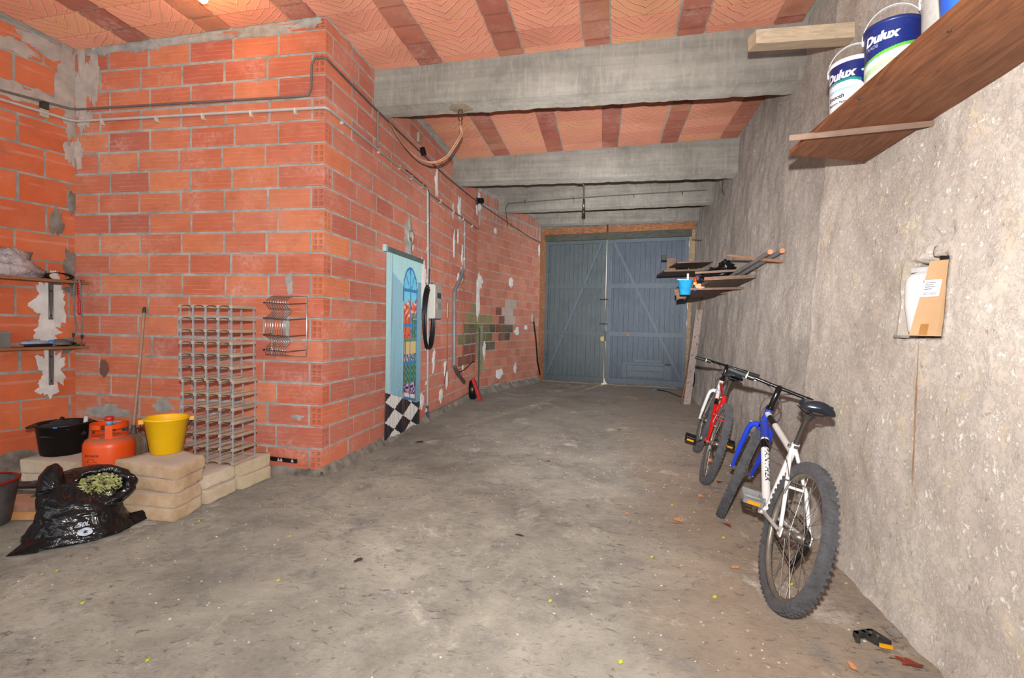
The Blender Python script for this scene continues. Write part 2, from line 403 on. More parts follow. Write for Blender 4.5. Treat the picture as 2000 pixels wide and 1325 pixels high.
# right wall: rough lime plaster with a niche
def right_wall(x_off, y0, y1, ny, mat, name, seed):
    ys = list(np.linspace(y0, y1, ny)); zs = list(np.linspace(-.05, 3.95, 120))
    if y0 < 2.4 < y1:
        ys = sorted(ys + list(np.linspace(2.20, 2.68, 26))); zs = sorted(zs + list(np.linspace(1.19, 1.62, 22)))
    vs = []
    for y in ys:
        for z in zs:
            x = rwx(y, z) + x_off + .022 * nz((y, z, seed), 1.6, 4) + .007 * nz((y, z, seed + 3), 7, 4) - .7 * max(0, .22 - z) ** 2 * (1 + .8 * nz((y, z, 1), 3))
            ex = min(y - 2.275 - .012 * nz((0, z, 2), 9), 2.585 + .02 * nz((0, z, 5), 7) - y, z - 1.237, 1.56 + .03 * nz((y, 0, 0), 9) - z)
            if y0 < 2.4 < y1:
                x += .17 * min(1, max(0, ex + .012) / .02)
                if -.05 < ex < 0: x -= .012 * (1 - abs(ex) / .05)
                # spalled grey ledge under the niche, a crack above it
                if abs(z - 1.665 + .05 * (2.4 - y)) < .012 and 2.27 < y < 2.52: x += .03
                if abs(y - 2.39 - .02 * nz((0, z, 0), 5)) < .012 and 1.58 < z < 1.66: x += .02
            vs.append((x, y, z))
    m, n = len(ys), len(zs)
    b = MB(); b.add(vs, [(i * n + j, i * n + j + 1, (i + 1) * n + j + 1, (i + 1) * n + j) for i in range(m - 1) for j in range(n - 1)], True)
    return b.build(name, mat, kind='structure', origin=V((0, 0, 0)))
right_wall(-.014, -3.2, 3.74, 190, PL1, 'wall_right', 0)
right_wall(.012, 3.70, 11.4, 200, PL2, 'wall_right', 7)
st = MB().box(1.95, 2.15, -3.2, 11.4, -.1, 3.9); st.build('wall_right', MO_D, kind='structure')

# unit bricks (shared meshes)
def unit_brick(j):
    random.seed(100 + j)
    q = lambda a: a + random.uniform(-.006, .006)
    vs = []
    for y, e in ((-.5, 0), (.32, 0), (.5, .020)):
        for sx, szz in ((-1, -1), (1, -1), (1, 1), (-1, 1)):
            vs.append((q(sx * (.5 - e * .5)), y if y < .3 else q(y) if y < .5 else .5, q(szz * (.5 - e))))
    fs = []
    for k in range(2):
        for i in range(4): fs.append((k * 4 + i, k * 4 + (i + 1) % 4, k * 4 + 4 + (i + 1) % 4, k * 4 + 4 + i))
    fs.append((8, 9, 10, 11)); fs.append((3, 2, 1, 0))
    return MB().add(vs, fs).mesh('brick', BR)
UB = [unit_brick(j) for j in range(8)]
def basis(o, u, nrm, z, su, sn, sz):
    u, nrm, z = V(u), V(nrm), V(z)
    return Matrix(((u.x * su, nrm.x * sn, z.x * sz, o[0]), (u.y * su, nrm.y * sn, z.y * sz, o[1]), (u.z * su, nrm.z * sn, z.z * sz, o[2]), (0, 0, 0, 1)))
def holes_brick(hx, hz):
    """box, one end (+x face) pierced with 2 x 3 cells; unit box x length, y width, z height"""
    b = MB()
    fr = .12; cols = [-.5, -.5 + fr, -.5 + fr + (1 - 3 * fr) / 2, -.5 + 2 * fr + (1 - 3 * fr) / 2, .5 - fr, .5]
    fz = .09; hzz = (1 - 4 * fz) / 3; rows = [-.5]
    for k in range(3): rows += [rows[-1] + fz, rows[-1] + fz + hzz]
    rows.append(.5)
    for i in range(5):
        for j in range(7):
            y0, y1, z0, z1 = cols[i], cols[i + 1], rows[j], rows[j + 1]
            if i in (1, 3) and j in (1, 3, 5):
                d = .5 - hx; s_ = .0
                b.add([(.5, y0, z0), (.5, y1, z0), (.5, y1, z1), (.5, y0, z1), (d, y0, z0), (d, y1, z0), (d, y1, z1), (d, y0, z1)],
                      [(0, 1, 5, 4), (1, 2, 6, 5), (2, 3, 7, 6), (3, 0, 4, 7), (4, 5, 6, 7)])
            else:
                b.add([(.5, y0, z0), (.5, y1, z0), (.5, y1, z1), (.5, y0, z1)], [(0, 1, 2, 3)])
    b.add([(-.5, -.5, -.5), (.5, -.5, -.5), (.5, .5, -.5), (-.5, .5, -.5), (-.5, -.5, .5), (.5, -.5, .5), (.5, .5, .5), (-.5, .5, .5)],
          [(0, 3, 2, 1), (4, 5, 6, 7), (0, 1, 5, 4), (2, 3, 7, 6), (3, 0, 4, 7)])
    return b.mesh('corner_brick', BR)
UH = holes_brick(.12, 0)

def lay(parent, o, u, nrm, length, rows, h, L, joint, mats, ztop=lambda s: 9, zbase=.045, phase=lambda r: (r % 2) * .5, skip=None, matfn=None, depth=.03, proud=.004, start=lambda r: 0.0, smallfn=None, limit=9999, vert=lambda r: False, lenfn=None):
    o, u, nrm = V(o), V(u), V(nrm); cnt = 0; rng = random.Random(hash(parent.name) % 1000 + 5)
    for r in range(rows):
        z0 = zbase + r * h
        Lr = .12 if vert(r) else L
        s = -phase(r) * L; full = length
        if lenfn: full = lenfn(r)
        while s < full - .02:
            jl = Lr * (1 + rng.uniform(-.03, .03))
            a = max(s, start(r)); e = min(s + jl, full); s += jl
            if full - e < .06: e = full; s = full
            if e - a < .03: continue
            mid = (a + e) / 2; zt = min(z0 + h, ztop(mid))
            hh = zt - z0 - joint
            if hh < .03: continue
            ln = e - a - joint * rng.uniform(.7, 1.3)
            if ln < .02: continue
            c = o + u * mid + V((0, 0, z0 + joint / 2 + hh / 2 + rng.uniform(-.002, .002))) + nrm * (proud - depth / 2 + rng.uniform(-.0025, .0015))
            mt = matfn(mid, z0 + hh / 2) if matfn else None
            inst('brick', rng.choice(UB), parent, basis(c, u, nrm, (0, 0, 1), ln, depth, hh), mt or mats)
            cnt += 1
    return cnt
H1 = .1763
# front wall of the alcove (faces the camera)
wf = MB(); wf.box(-4.75, -2.325, YF, 3.75, -.05, zc(-3.4) + .06)
wf.box(-2.34, -2.30, 3.66, 3.75, -.05, 3.7)
for r in range(22):
    z = .04 + r * H1
    if z > 3.70: break
    wf.box(-2.33, XS - .001, YF + .001, 3.75, z - .007, z + .007)
    if r % 2 == 0: wf.box(-2.322, -2.308, YF + .002, 3.70, z, z + H1)
    else: wf.box(-2.27, XS - .002, 3.722, 3.738, z, z + H1)
wallf = wf.build('wall_left_front', MO, kind='structure', origin=V((-3.4, YF, 0)))
tpf = lambda s: zc(-4.66 + s) - .03
lay(wallf, (-4.64, YF, 0), (1, 0, 0), (0, -1, 0), 2.335 - .014, 21, H1, .408, .017, BR, tpf, .04, phase=lambda r: .04 if r % 2 else .31, lenfn=lambda r: 2.024 if r % 2 else 2.321)
# side wall of the corridor
Ls = 8.52 - 3.735
ws = MB(); ws.box(-2.34, XS, 3.735, 8.52, -.05, 3.70)
walls = ws.build('wall_left_side', MO, kind='structure', origin=V((XS, 6, 0)))
def side_mat(s, z):
    y = s + 3.735
    if y > 7.55 and .95 < z < 1.55:
        if y < 8.0 and z < 1.35: return GR1
        if y >= 8.0: return GR2 if z < 1.3 else GR3
    if y > 7.5 and .55 < z < .95: return BRN
    return None
lay(walls, (XS, 3.735, 0), (0, 1, 0), (1, 0, 0), Ls, 21, H1, .408, .015, BR_S, lambda s: 3.66, .04, phase=lambda r: .0 if r % 2 else .25, matfn=side_mat, start=lambda r: .30 if r % 2 == 0 else .0)
# corner bricks: alternate rows show their hollow ends on either face
for r in range(21):
    z0 = .04 + r * H1; hh = min(H1, 3.665 - z0) - .016
    if hh < .04: continue
    zc_ = z0 + .008 + hh / 2
    if r % 2 == 0:   # stretcher along the corridor, pierced end towards the camera
        o = inst('corner_brick', UH, walls, basis((XS - .0505, YF - .004 + .205, zc_), (0, -1, 0), (1, 0, 0), (0, 0, 1), .41, .107, hh), BR)
    else:            # stretcher on the alcove face, pierced end towards the corridor
        inst('corner_brick', UH, wallf, basis((XS + .003 - .202, YF + .0485, zc_), (1, 0, 0), (0, 1, 0), (0, 0, 1), .404, .107, hh), BR)
# far, angled wall of smaller bricks
A2, B2 = V((-2.206, 8.5, 0)), V((-1.40, 11.05, 0)); u2 = (B2 - A2).normalized(); n2 = V((u2.y, -u2.x, 0))
wm = MB(); wm.obox((A2 + B2) / 2 - n2 * .07 + V((0, 0, 1.83)), u2 * (B2 - A2).length / 2, n2 * .07, V((0, 0, 1.88)))
wall2 = wm.build('wall_left_far', MO, kind='structure', origin=V((A2.x, A2.y, 0)))
def far_mat(s, z):
    if s < .55 and .98 < z < 1.42: return GR3 if z > 1.2 else GR1
    if .3 < s < .62 and .80 < z < 1.25: return GR2
    if .72 < s < .95 and .9 < z < 1.6: return BRN
    if .95 < s < 1.42 and 1.28 < z < 1.82: return WHB
    if .98 < s < 1.35 and .86 < z < 1.26: return GR2
    if 1.42 < s < 1.62 and .98 < z < 1.15: return WHB
    return None
lay(wall2, A2, u2, n2, (B2 - A2).length, 19, .165, .235, .009, BR_F, lambda s: 3.18, .12, matfn=far_mat)
for r, (za, zb) in enumerate(((3.19, 3.40), (3.42, 3.63))):     # soldier courses under the slab
    s = .02
    while s < 2.55:
        ww = random.uniform(.085, .12)
        inst('brick', random.choice(UB), wall2, basis(A2 + u2 * (s + ww / 2) + V((0, 0, (za + zb) / 2)) + n2 * -.011, u2, n2, (0, 0, 1), ww, .03, zb - za - random.uniform(0, .03)), BR_F)
        s += ww + random.uniform(.018, .04)
# left end wall of big blocks
A3 = V((-4.62, 3.64, 0)); u3 = V((-.2195, -.9756, 0)); n3 = V((.9756, -.2195, 0))
wl = MB(); wl.obox(A3 + u3 * 3.4 - n3 * .1 + V((0, 0, 1.8)), u3 * 3.5, n3 * .1, V((0, 0, 1.88)))
wall3 = wl.build('wall_left_end', MO, kind='structure', origin=A3)
lay(wall3, A3, u3, n3, 1.6, 16, .2345, .345, .014, BR_L, lambda s: 3.59, .08, phase=lambda r: (0.35, .8)[r % 2])
# rear part of the same wall and the pier behind the photographer are left plain

# cement runs along the wall feet
def skirt(name, p, q, nrm, w_, h_, seed, mat=MO_D, n=60):
    p, q, nrm = V(p), V(q), V(nrm)
    def fn(a, b_):
        c = p.lerp(q, a); k = 1 + .45 * nz((a * (q - p).length, seed, 0), 3.5, 4)
        ang = b_ * math.pi / 2
        return c + nrm * (.001 + math.cos(ang) ** 2 * w_ * k * (1 - b_ * .2)) + V((0, 0, -.02 + (h_ * k + .02) * math.sin(ang) ** 1.5 + .004 * nz((a * 9, b_ * 3, seed), 3)))
    return MB().grid(n, 7, fn).build(name, mat, kind='structure')
skirt('baseboard_left', (-4.60, YF, 0), (XS, YF, 0), (0, -1, 0), .04, .055, 1)
skirt('baseboard_left', (XS, 3.6, 0), (XS, 8.5, 0), (1, 0, 0), .05, .07, 2, n=110)
skirt('baseboard_left', A2, B2, n2, .10, .11, 3)
skirt('baseboard_left', A3, A3 + u3 * 3, n3, .04, .12, 4)

# ceiling slab, blocks and joist tiles
cs = MB(); cs.add([(-6.8, -3.2, zc(-6.8)), (2.2, -3.2, zc(2.2)), (2.2, 11.4, zc(2.2)), (-6.8, 11.4, zc(-6.8)), (-6.8, -3.2, 4.1), (2.2, -3.2, 4.1), (2.2, 11.4, 4.1), (-6.8, 11.4, 4.1)],
                  [(0, 1, 2, 3)[::-1], (4, 5, 6, 7), (0, 4, 5, 1), (1, 5, 6, 2), (2, 6, 7, 3), (3, 7, 4, 0)])
ceil = cs.build('ceiling', CO, kind='structure', origin=V((0, 4, 3.7)))
def flat_block(ch):
    e = .03; vs = []
    for z, q in ((.5, 0), (-.3, 0), (-.5, e)):
        for sx, sy in ((-1, -1), (1, -1), (1, 1), (-1, 1)): vs.append((sx * (.5 - q), sy * (.5 - q), z))
    fs = [(k * 4 + i, k * 4 + 4 + i, k * 4 + 4 + (i + 1) % 4, k * 4 + (i + 1) % 4) for k in range(2) for i in range(4)] + [(8, 11, 10, 9)]
    return MB().add(vs, fs).mesh('ceiling_block' if ch else 'joist_tile', CB if ch else JT)
UCB, UJT = flat_block(True), flat_block(False)
tl = math.atan(.033)
Rt = Matrix.Rotation(-tl, 4, 'Y')
def cplace(name, me, x, y, dx, dy, th, down):
    Mx = Matrix.Translation((x, y, zc(x) - down + random.uniform(-.002, .002))) @ Rt @ Matrix.Rotation(random.uniform(-.006, .006), 4, 'Z') @ Matrix.Diagonal((dx, dy, th, 1))
    inst(name, me, ceil, Mx)
def bay(y0, y1, xs, xmin, skew=.03):
    for k, xj in enumerate(xs):
        y = y0
        while y < y1 - .03:
            l = min(.25, y1 - y)
            xx = xj + skew * (y - y0)
            if xx - .1 > xmin(y): cplace('joist_tile', UJT, xx, y + l / 2, .215, l - .028, .03, .006)
            xa = xx + .122; xb = xj + .775 + skew * (y - y0) - .122
            if k == len(xs) - 1: xb = min(xb, 1.62)
            if xa < xmin(y): xa = xmin(y)
            if xb - xa > .06: cplace('ceiling_block', UCB, (xa + xb) / 2, y + l / 2, xb - xa, l - .006, .03, .004)
            y += .25
bay(2.45, YF, [-5.52, -4.75, -3.97, -3.20, -2.425, -1.69, -.92, -.15, .63, 1.40], lambda y: -4.62 - .225 * (YF - y), .03)
bay(YF, 4.47, [-2.42, -1.66, -.89, -.12, .66, 1.43], lambda y: XS)
bay(4.77, 7.0, [-2.25, -1.47, -.71, .05, .83, 1.60], lambda y: XS, .0)

# concrete beams
def noisy_beam(x0, x1, ya, yb, zt, zb, name, skew=0, amp=.006):
    b = MB(); nseg = 90
    def ring(t):
        x = x0 + (x1 - x0) * t; dy = skew * t
        k = lambda s: amp * nz((x * 5, s, 0), 2.2, 4)
        pts = [(ya, zt), (ya + k(1) * .4, zt - (zt - zb) * .33), (ya + k(2) * .4, zt - (zt - zb) * .66), (ya + k(3), zb + .018), (ya + .02, zb + k(4) * .6), ((ya + yb) / 2, zb + k(5) * .4), (yb - .015 + k(9), zb + k(6)), (yb + k(7), zb + .014 + k(8)), (yb, zt)]
        return [V((x, y + dy, z)) for y, z in pts]
    vs = []; K = 9
    for i in range(nseg + 1): vs += ring(i / nseg)
    fs = [(i * K + j, i * K + j + 1, (i + 1) * K + j + 1, (i + 1) * K + j) for i in range(nseg) for j in range(K - 1)]
    fs += [tuple(range(K))[::-1], tuple(nseg * K + j for j in range(K))]
    b.add(vs, fs, False)
    return b.build(name, CO, kind='structure')
noisy_beam(XS - .02, 1.95, 4.46, 4.75, 3.86, 3.335, 'ceiling_beam', amp=.010)
noisy_beam(XS - .02, 1.95, 7.0, 7.28, 3.86, 3.345, 'ceiling_beam', amp=.010)
b3 = noisy_beam(-2.0, 1.95, 9.2, 9.45, 3.86, 3.42, 'ceiling_beam', -.35)
b4 = noisy_beam(-1.62, 2.0, 10.80, 11.1, 3.86, 3.50, 'ceiling_beam', -.2)
# conduit clip line along the third beam is a thing further down
b = MB(); b.box(-2.3, XS + .008, 3.64, 8.5, 3.655, 3.69, .006); b.build('trim_1', MO, kind='structure')

# ---------------------------------------------------------------- doors
AD, BD = V((-1.30, 11.32, 0)), V((1.78, 10.83, 0)); ud = (BD - AD).normalized(); nd = V((ud.y, -ud.x, 0))
def D(s, z, o=0): return AD + ud * s + V((0, 0, z)) + nd * o
def dbox(b, s0, s1, z0, z1, o0, o1): return b.obox(D((s0 + s1) / 2, (z0 + z1) / 2, (o0 + o1) / 2), ud * (s1 - s0) / 2, nd * (o1 - o0) / 2, V((0, 0, (z1 - z0) / 2)))
def dline(b, p, q, wd, o0, o1):
    a, c = D(*p), D(*q); d = (c - a); s = d.cross(nd).normalized()
    return b.obox((a + c) / 2 + nd * (o0 + o1) / 2, d / 2, s * wd / 2, nd * (o1 - o0) / 2)
Wd = (BD - AD).length
def leaf(name, s0, s1, matp, flip):
    t = thing(name, D((s0 + s1) / 2, 0), kind='structure')
    s = s0 + .01; k = 0
    b = MB(); dbox(b, s0 + .005, s1 - .005, .035, 3.20, -.016, -.004); b.build('added_backing', M('light_stop_board', (40, 40, 42), .8), t)  # board added behind the planks to stop daylight through their gaps
    while s < s1 - .02:
        wv = min(random.uniform(.098, .112), s1 - .005 - s)
        b = MB(); o = random.uniform(-.002, .002); z0 = .03 + random.uniform(0, .012)
        dbox(b, s, s + wv - .004, z0, 3.20, o, o + .018); b.build('plank', matp, t); s += wv
    for zz, hh in ((.085, .12), (1.115, .09), (2.165, .10), (3.15, .09)):
        b = MB(); dbox(b, s0, s1, zz - hh / 2, zz + hh / 2, .02, .055); b.build('rail', DR3 if matp is DR2 else matp, t)
    for a in (s0, s1 - .075):
        b = MB(); dbox(b, a, a + .075, .02, 3.21, .0205, .058); b.build('stile', DR3 if matp is DR2 else matp, t)
    zs = ((.175, 1.07), (1.16, 2.115), (2.215, 3.105))
    def xs_(z):
        f = (z - .175) / (3.105 - .175)
        return (s0 + .09 + (s1 - s0 - .20) * f) if not flip else (s1 - .09 - (s1 - s0 - .20) * f)
    for za, zb in zs:
        b = MB(); dline(b, (xs_(za), za), (xs_(zb), zb), .055, .024, .058); b.build('brace', DR3, t)
    return t
d1 = leaf('door_1', .01, 1.39, DR1, False)
d2 = leaf('door_2', 1.45, Wd - .02, DR2, True)
b = MB(); dbox(b, .82, 1.32, 1.78, 2.11, .019, .024); b.build('patch_panel', M('patch_panel_dull_grey', (86, 94, 98), .6), d1)
b = MB(); dbox(b, 1.02, 1.22, 1.17, 1.20, .02, .05); b.build('patch_strip', DR1, d1)
for (a, c, z0, z1) in ((1.80, 2.80, .46, .50), (1.78, 1.88, .17, .46), (2.68, 2.80, .17, .50), (1.90, 2.66, .20, .315), (1.89, 2.66, .33, .44), (2.05, 2.62, .52, .57)):
    b = MB(); dbox(b, a, c, z0, z1, .019, .036); b.build('repair_board', DR3, d2)
b = MB(); b.tube([D(1.42, .12, .07), D(1.405, 1.0, .07), D(1.42, 2.2, .07), D(1.415, 3.26, .07)], .014, 8); b.build('drop_bolt', M('rusty_bolt_rod', (128, 116, 98), .55, .3), d2)
b = MB(); dbox(b, 1.425, 1.47, .06, 3.2, .05, .075); b.build('meeting_strip', DR3, d2)
for z in (1.33, 1.87):
    b = MB(); b.tube([D(1.28, z, .05), D(1.30, z, .085), D(1.46, z, .085)], .012, 6); b.tube([D(1.38, z - .03, .05), D(1.38, z, .10), D(1.38, z + .03, .05)], .008, 6)
    b.build('slide_bolt', M('dark_iron', (74, 70, 68), .5, .4), d1)
b = MB(); b.cyl(D(1.355, 1.00, .05), D(1.355, 1.00, .075), .055, .055, 20); b.cyl(D(1.355, 1.00, .075), D(1.355, 1.00, .10), .022); b.build('lock', M('brass_lock', (150, 132, 80), .35, .6), d1)
b = MB(); dbox(b, 1.39, 1.43, .95, 1.18, .06, .10); dbox(b, 1.38, 1.44, 1.12, 1.15, .10, .115); b.build('hasp', M('dark_iron', (74, 70, 68), .5, .4), d2)
b = MB(); dbox(b, 1.86, 1.94, 1.085, 1.145, .055, .058); b.build('sticker', M('ochre_sticker', (150, 122, 60), .6), d2)
b = MB(); b.tube([D(.06, 2.5, .06), D(.09, 2.5, .07), D(.09, 2.62, .07)], .02, 8); b.tube([D(.06, .6, .06), D(.09, .6, .07), D(.09, .72, .07)], .02, 8); b.build('hinge', DR1, d1)
# frame, header and the crumbling jambs round the doors
b = MB(); dbox(b, -.03, Wd + .03, 3.18, 3.33, .06, .12); b.build('trim_2', wood_mat('dark_olive_header_timber', (66, 66, 58), (104, 102, 88), (1, 8, 8)), kind='structure')
b = MB(); dbox(b, -.06, Wd + .10, 3.335, 3.48, -.02, .05)
b.build('trim_3', WD_HDR, kind='structure')
b = MB(); b.grid(2, 60, lambda a, c: D(Wd - .02 + .115 * a + .012 * nz((c * 6, a, 3), 3), c * 3.35 - .02, .0 + .03 * a + .014 * nz((c * 9, a, 1), 2))); b.build('trim_4', wood_mat('flaking_jamb', (150, 118, 92), (212, 180, 146), (3, 3, 6)), kind='structure')
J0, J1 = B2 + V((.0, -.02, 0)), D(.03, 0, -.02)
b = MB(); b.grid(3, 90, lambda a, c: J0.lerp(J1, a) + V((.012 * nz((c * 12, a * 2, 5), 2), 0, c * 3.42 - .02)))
b.build('trim_5', wood_mat('brick_jamb_painted_glow', (176, 96, 62), (236, 176, 132), (4, 4, 9)), kind='structure')  # orange tone paints in the sunlight glow along the left jamb
b = MB(); dbox(b, -.1, 1.33, -.08, .022, -.12, -.02); dbox(b, 1.47, Wd + .1, -.08, .022, -.12, -.02); b.build('trim_6', MO_D, kind='structure')  # cement sill added to close the bright line under the doors
b = MB(); dbox(b, -.6, -.02, -.1, 3.9, -.32, -.04); dbox(b, Wd + .07, Wd + .6, -.1, 3.9, -.32, .0); dbox(b, -.4, Wd + .6, 3.48, 3.9, -.32, .03)
b.build('wall_back', MO_D, kind='structure')
b = MB(); b.tube([D(1.41, 3.3, .1), D(1.405, 3.50, .1)], .02, 6); b.build('bolt_keeper', M('dark_iron', (74, 70, 68), .5, .4), d2)

# ---------------------------------------------------------------- smears and fixings that belong to the walls
def wpatch(parent, c, u, n_, ru, rv, seed, mat=MO_W, th=.004, jag=.28, off=.006, name='plaster_patch'):
    MB().patch(V(c) + V(n_) * off, u, (0, 0, 1), n_, ru, rv, th, seed, jag).build(name, mat, parent)
ux, uy = (1, 0, 0), (0, 1, 0); nY, nX = (0, -1, 0), (1, 0, 0)
for i, (y, z, ru, rv) in enumerate(((6.29, 3.13, .075, .16), (7.36, 3.05, .10, .17), (7.30, 2.60, .045, .10), (7.02, 2.93, .03, .10), (7.10, 2.45, .05, .22), (5.84, 1.70, .13, .30), (6.28, .76, .07, .13), (6.78, .62, .06, .13),
                              (6.86, .45, .07, .12), (7.52, 2.02, .07, .11), (7.35, 1.93, .07, .12), (5.45, 2.14, .06, .05), (6.60, .25, .09, .09), (7.68, 1.90, .04, .07), (7.70, .55, .05, .06), (5.85, .28, .09, .08), (8.42, 3.33, .07, .16), (7.55, 2.35, .05, .15), (5.0, 1.2, .05, .07))):
    wpatch(walls, (XS, y, z), uy, nX, ru, rv, i, MO_W, .005, .5)
def w2p(s, z): return A2 + u2 * s + V((0, 0, z))
for i, (s, z, ru, rv) in enumerate(((.05, 1.72, .07, .40), (.10, 2.02, .10, .12), (1.29, 2.12, .085, .10), (.88, .31, .12, .12), (1.55, .38, .07, .10), (1.60, 1.13, .10, .08), (.30, .80, .05, .15), (2.0, 1.22, .08, .06), (.62, 3.02, .06, .06), (.02, 3.4, .08, .18), (2.6, 2.95, .05, .14))):
    wpatch(wall2, w2p(s, z), u2, n2, ru, rv, 40 + i, MO_W, .005, .45)
wpatch(wall2, w2p(.15, .75), u2, n2, .12, .45, 60, mortar_mat('greenish_damp_patch', (150, 152, 128), (122, 120, 100)), .003, .35)
# plaster along the left corner
for i, (x, z, ru, rv) in enumerate(((-4.53, 3.30, .07, .34), (-4.41, 3.33, .05, .25), (-4.50, 2.98, .08, .08), (-4.57, 2.70, .05, .12), (-3.9, 3.56, .14, .045), (-4.35, 3.56, .16, .04), (-3.35, 3.58, .28, .035), (-2.75, 3.60, .35, .035), (-2.36, 3.62, .10, .05))):
    wpatch(wallf, (x, YF, z), ux, nY, ru, rv, 70 + i, MO if i > 3 else mortar_mat('pale_render', (204, 190, 180), (172, 160, 152)), .006, .6)
def w3p(s, z): return A3 + u3 * s + V((0, 0, z))
RND = mortar_mat('pale_render', (204, 190, 180), (172, 160, 152))
for i, (s, z, ru, rv, m_) in enumerate(((.06, 3.33, .09, .30, RND), (.20, 3.52, .18, .06, RND), (.42, 3.42, .16, .05, RND), (.03, 2.95, .07, .14, RND), (.20, 3.08, .14, .05, RND), (.40, 3.07, .2, .06, RND), (.05, 2.70, .05, .10, RND),
                                  (.06, 1.72, .05, .12, MO_D), (.20, 1.38, .115, .26, MO_W), (.22, 1.12, .09, .10, MO_W), (.20, .80, .10, .20, MO_W), (.22, .65, .07, .08, MO_W), (.05, 1.0, .10, .07, MO_D), (.15, 2.05, .04, .12, MO_D), (.03, 1.50, .06, .05, MO_D), (.04, 2.25, .035, .10, MO_D))):
    wpatch(wall3, w3p(s, z), u3, n3, ru, rv, 90 + i, m_, .006, .55)
for i, (x, z, ru, rv) in enumerate(((-2.50, 1.56, .035, .09), (-2.53, 1.22, .03, .20), (-3.2, .44, .10, .03), (-2.42, .47, .05, .02), (-3.7, .50, .10, .05), (-4.3, .42, .20, .06))):
    wpatch(wallf, (x, YF, z), ux, nY, ru, rv, 120 + i, MO, .004, .5)
# soot spot and chipped hole on the alcove wall
MB().patch((-4.31, YF - .008, .80), ux, (0, 0, 1), nY, .05, .075, .001, 5, .25).build('soot_mark', M('soot', (118, 84, 72), .9), wallf)
MB().patch((-2.262, YF - .007, 1.37), ux, (0, 0, 1), nY, .017, .016, -.002, 8, .35, n=16).build('chipped_hole', M('chip_brown', (136, 60, 30), .9), wallf)
# vent ring set in cement on the side wall
MB().patch((XS + .004, 5.36, 2.22), uy, (0, 0, 1), nX, .13, .23, .01, 3, .35).build('cement_patch', MO, walls)
vt = thing('vent_pipe', (XS, 5.40, 2.24), 'short open vent pipe end set in a cement patch above the window scene curtain', 'vent pipe')
MB().lathe([(.075, .0), (.08, .022), (.062, .022), (.060, .004), (.060, -.0), (0, -.0)], (XS + .012, 5.37, 2.25), 28, (1, 0, 0)).build('pipe_end', M('dirty_white_plastic', (196, 190, 178), .5), vt)
MB().patch((XS + .020, 5.38, 2.21), uy, (0, 0, 1), nX, .045, .03, .002, 2, .2).build('dust', M('brown_dust', (110, 96, 74), .9), vt)

# ---------------------------------------------------------------- conduits, pipes and fittings
GREY = M('grey_conduit', (150, 146, 142), .4, 0, .06, 20, .03); PALE = M('pale_conduit', (196, 190, 186), .35, 0, .06, 20, .03); DKC = M('dark_grey_conduit', (112, 106, 102), .5)
WHP = M('white_clip', (222, 216, 204), .4); BLK = M('black_plastic', (30, 29, 30), .35, 0, .1, 20, .05); CHR = M('chrome_wire', (205, 205, 205), .22, .95, .03, 20, .02)
STL = M('dull_steel', (150, 148, 146), .38, .8, .08, 20, .05)
xo = XS + .022
def clips(parent, pts, r=.012, nm='clip', m=WHP, nr=(1, 0, 0)):
    for p in pts:
        b = MB(); p = V(p); nn = V(nr); z = V((0, 0, 1)); s_ = nn.cross(z)
        b.obox(p + nn * .004, z * .02, s_ * .008, nn * .012); b.obox(p - z * .022 - nn * .004, z * .007, s_ * .01, nn * .012)
        b.build(nm, m, parent)
c1 = MB().tube([(-4.93, 2.1, 2.93), (-4.70, 3.15, 2.955), (-4.605, 3.56, 2.965), (-4.56, 3.597, 2.965), (-2.24, 3.597, 2.945), (-2.19, 3.60, 2.945), (-2.178, 3.65, 2.945), (xo, 4.5, 2.94), (xo, 5.88, 2.925)], .0125, 10).build(
    'conduit', PALE, None, 'long pale conduit running round the brick corner just below the top courses', 'conduit')
clips(c1, [(x, 3.60, 2.95 - (x + 4.6) * .008) for x in (-4.3, -3.75, -3.3, -2.85, -2.45)], nr=(0, -1, 0))
clips(c1, [(xo - .008, y, 2.94) for y in (3.85, 4.55, 5.05, 5.4, 5.75)])
c2 = MB().tube([(-4.93, 2.1, 2.97), (-4.70, 3.15, 3.025), (-4.605, 3.57, 3.065), (-4.56, 3.597, 3.068), (-2.42, 3.597, 3.045), (-2.34, 3.597, 3.05), (-2.315, 3.597, 3.10), (-2.31, 3.597, 3.29), (-2.285, 3.597, 3.335), (-2.23, 3.597, 3.335), (-2.185, 3.60, 3.33), (xo, 3.68, 3.32), (xo, 4.45, 3.30), (xo, 6.6, 3.31), (xo, 8.50, 3.40)], .0095, 8).build(
    'conduit', DKC, None, 'thin dark grey conduit stepping up near the brick corner and along under the beams', 'conduit')
c3 = MB().tube([(xo, 4.50, 3.30), (xo, 4.51, 2.96)], .011, 8).build('conduit', GREY, None, 'short vertical grey conduit linking two runs beside the nearest beam', 'conduit')
for k, (dy, lab) in enumerate(((-.028, 'pale vertical conduit beside the hose coil, left of a pair reaching the floor'), (.028, 'pale vertical conduit beside the hose coil, right of a pair reaching the floor'))):
    c = MB().tube([(xo, 5.90 + dy, 2.93 - dy), (xo, 5.93 + dy, 2.88), (xo, 6.0 + dy, 1.75), (xo, 6.05 + dy, .02 if k == 0 else 1.5)], .0135, 10).build('conduit', PALE, None, lab if k == 0 else 'pale conduit dropping to the white meter box, right of a pair', 'conduit', 'vertical conduits at the meter box')
    clips(c, [(xo, 5.95 + dy + .01 * i, z) for i, z in enumerate((2.6, 2.25, 1.95) if k else (2.55, 2.2, 1.8, .95, .5, .15))], m=WHP)
    if k == 0: MB().tube([(xo, 6.045 + dy, .02), (xo, 6.045 + dy, .2)], .0145, 10).build('blue_end', M('blue_pipe_end', (60, 84, 140), .5), c)
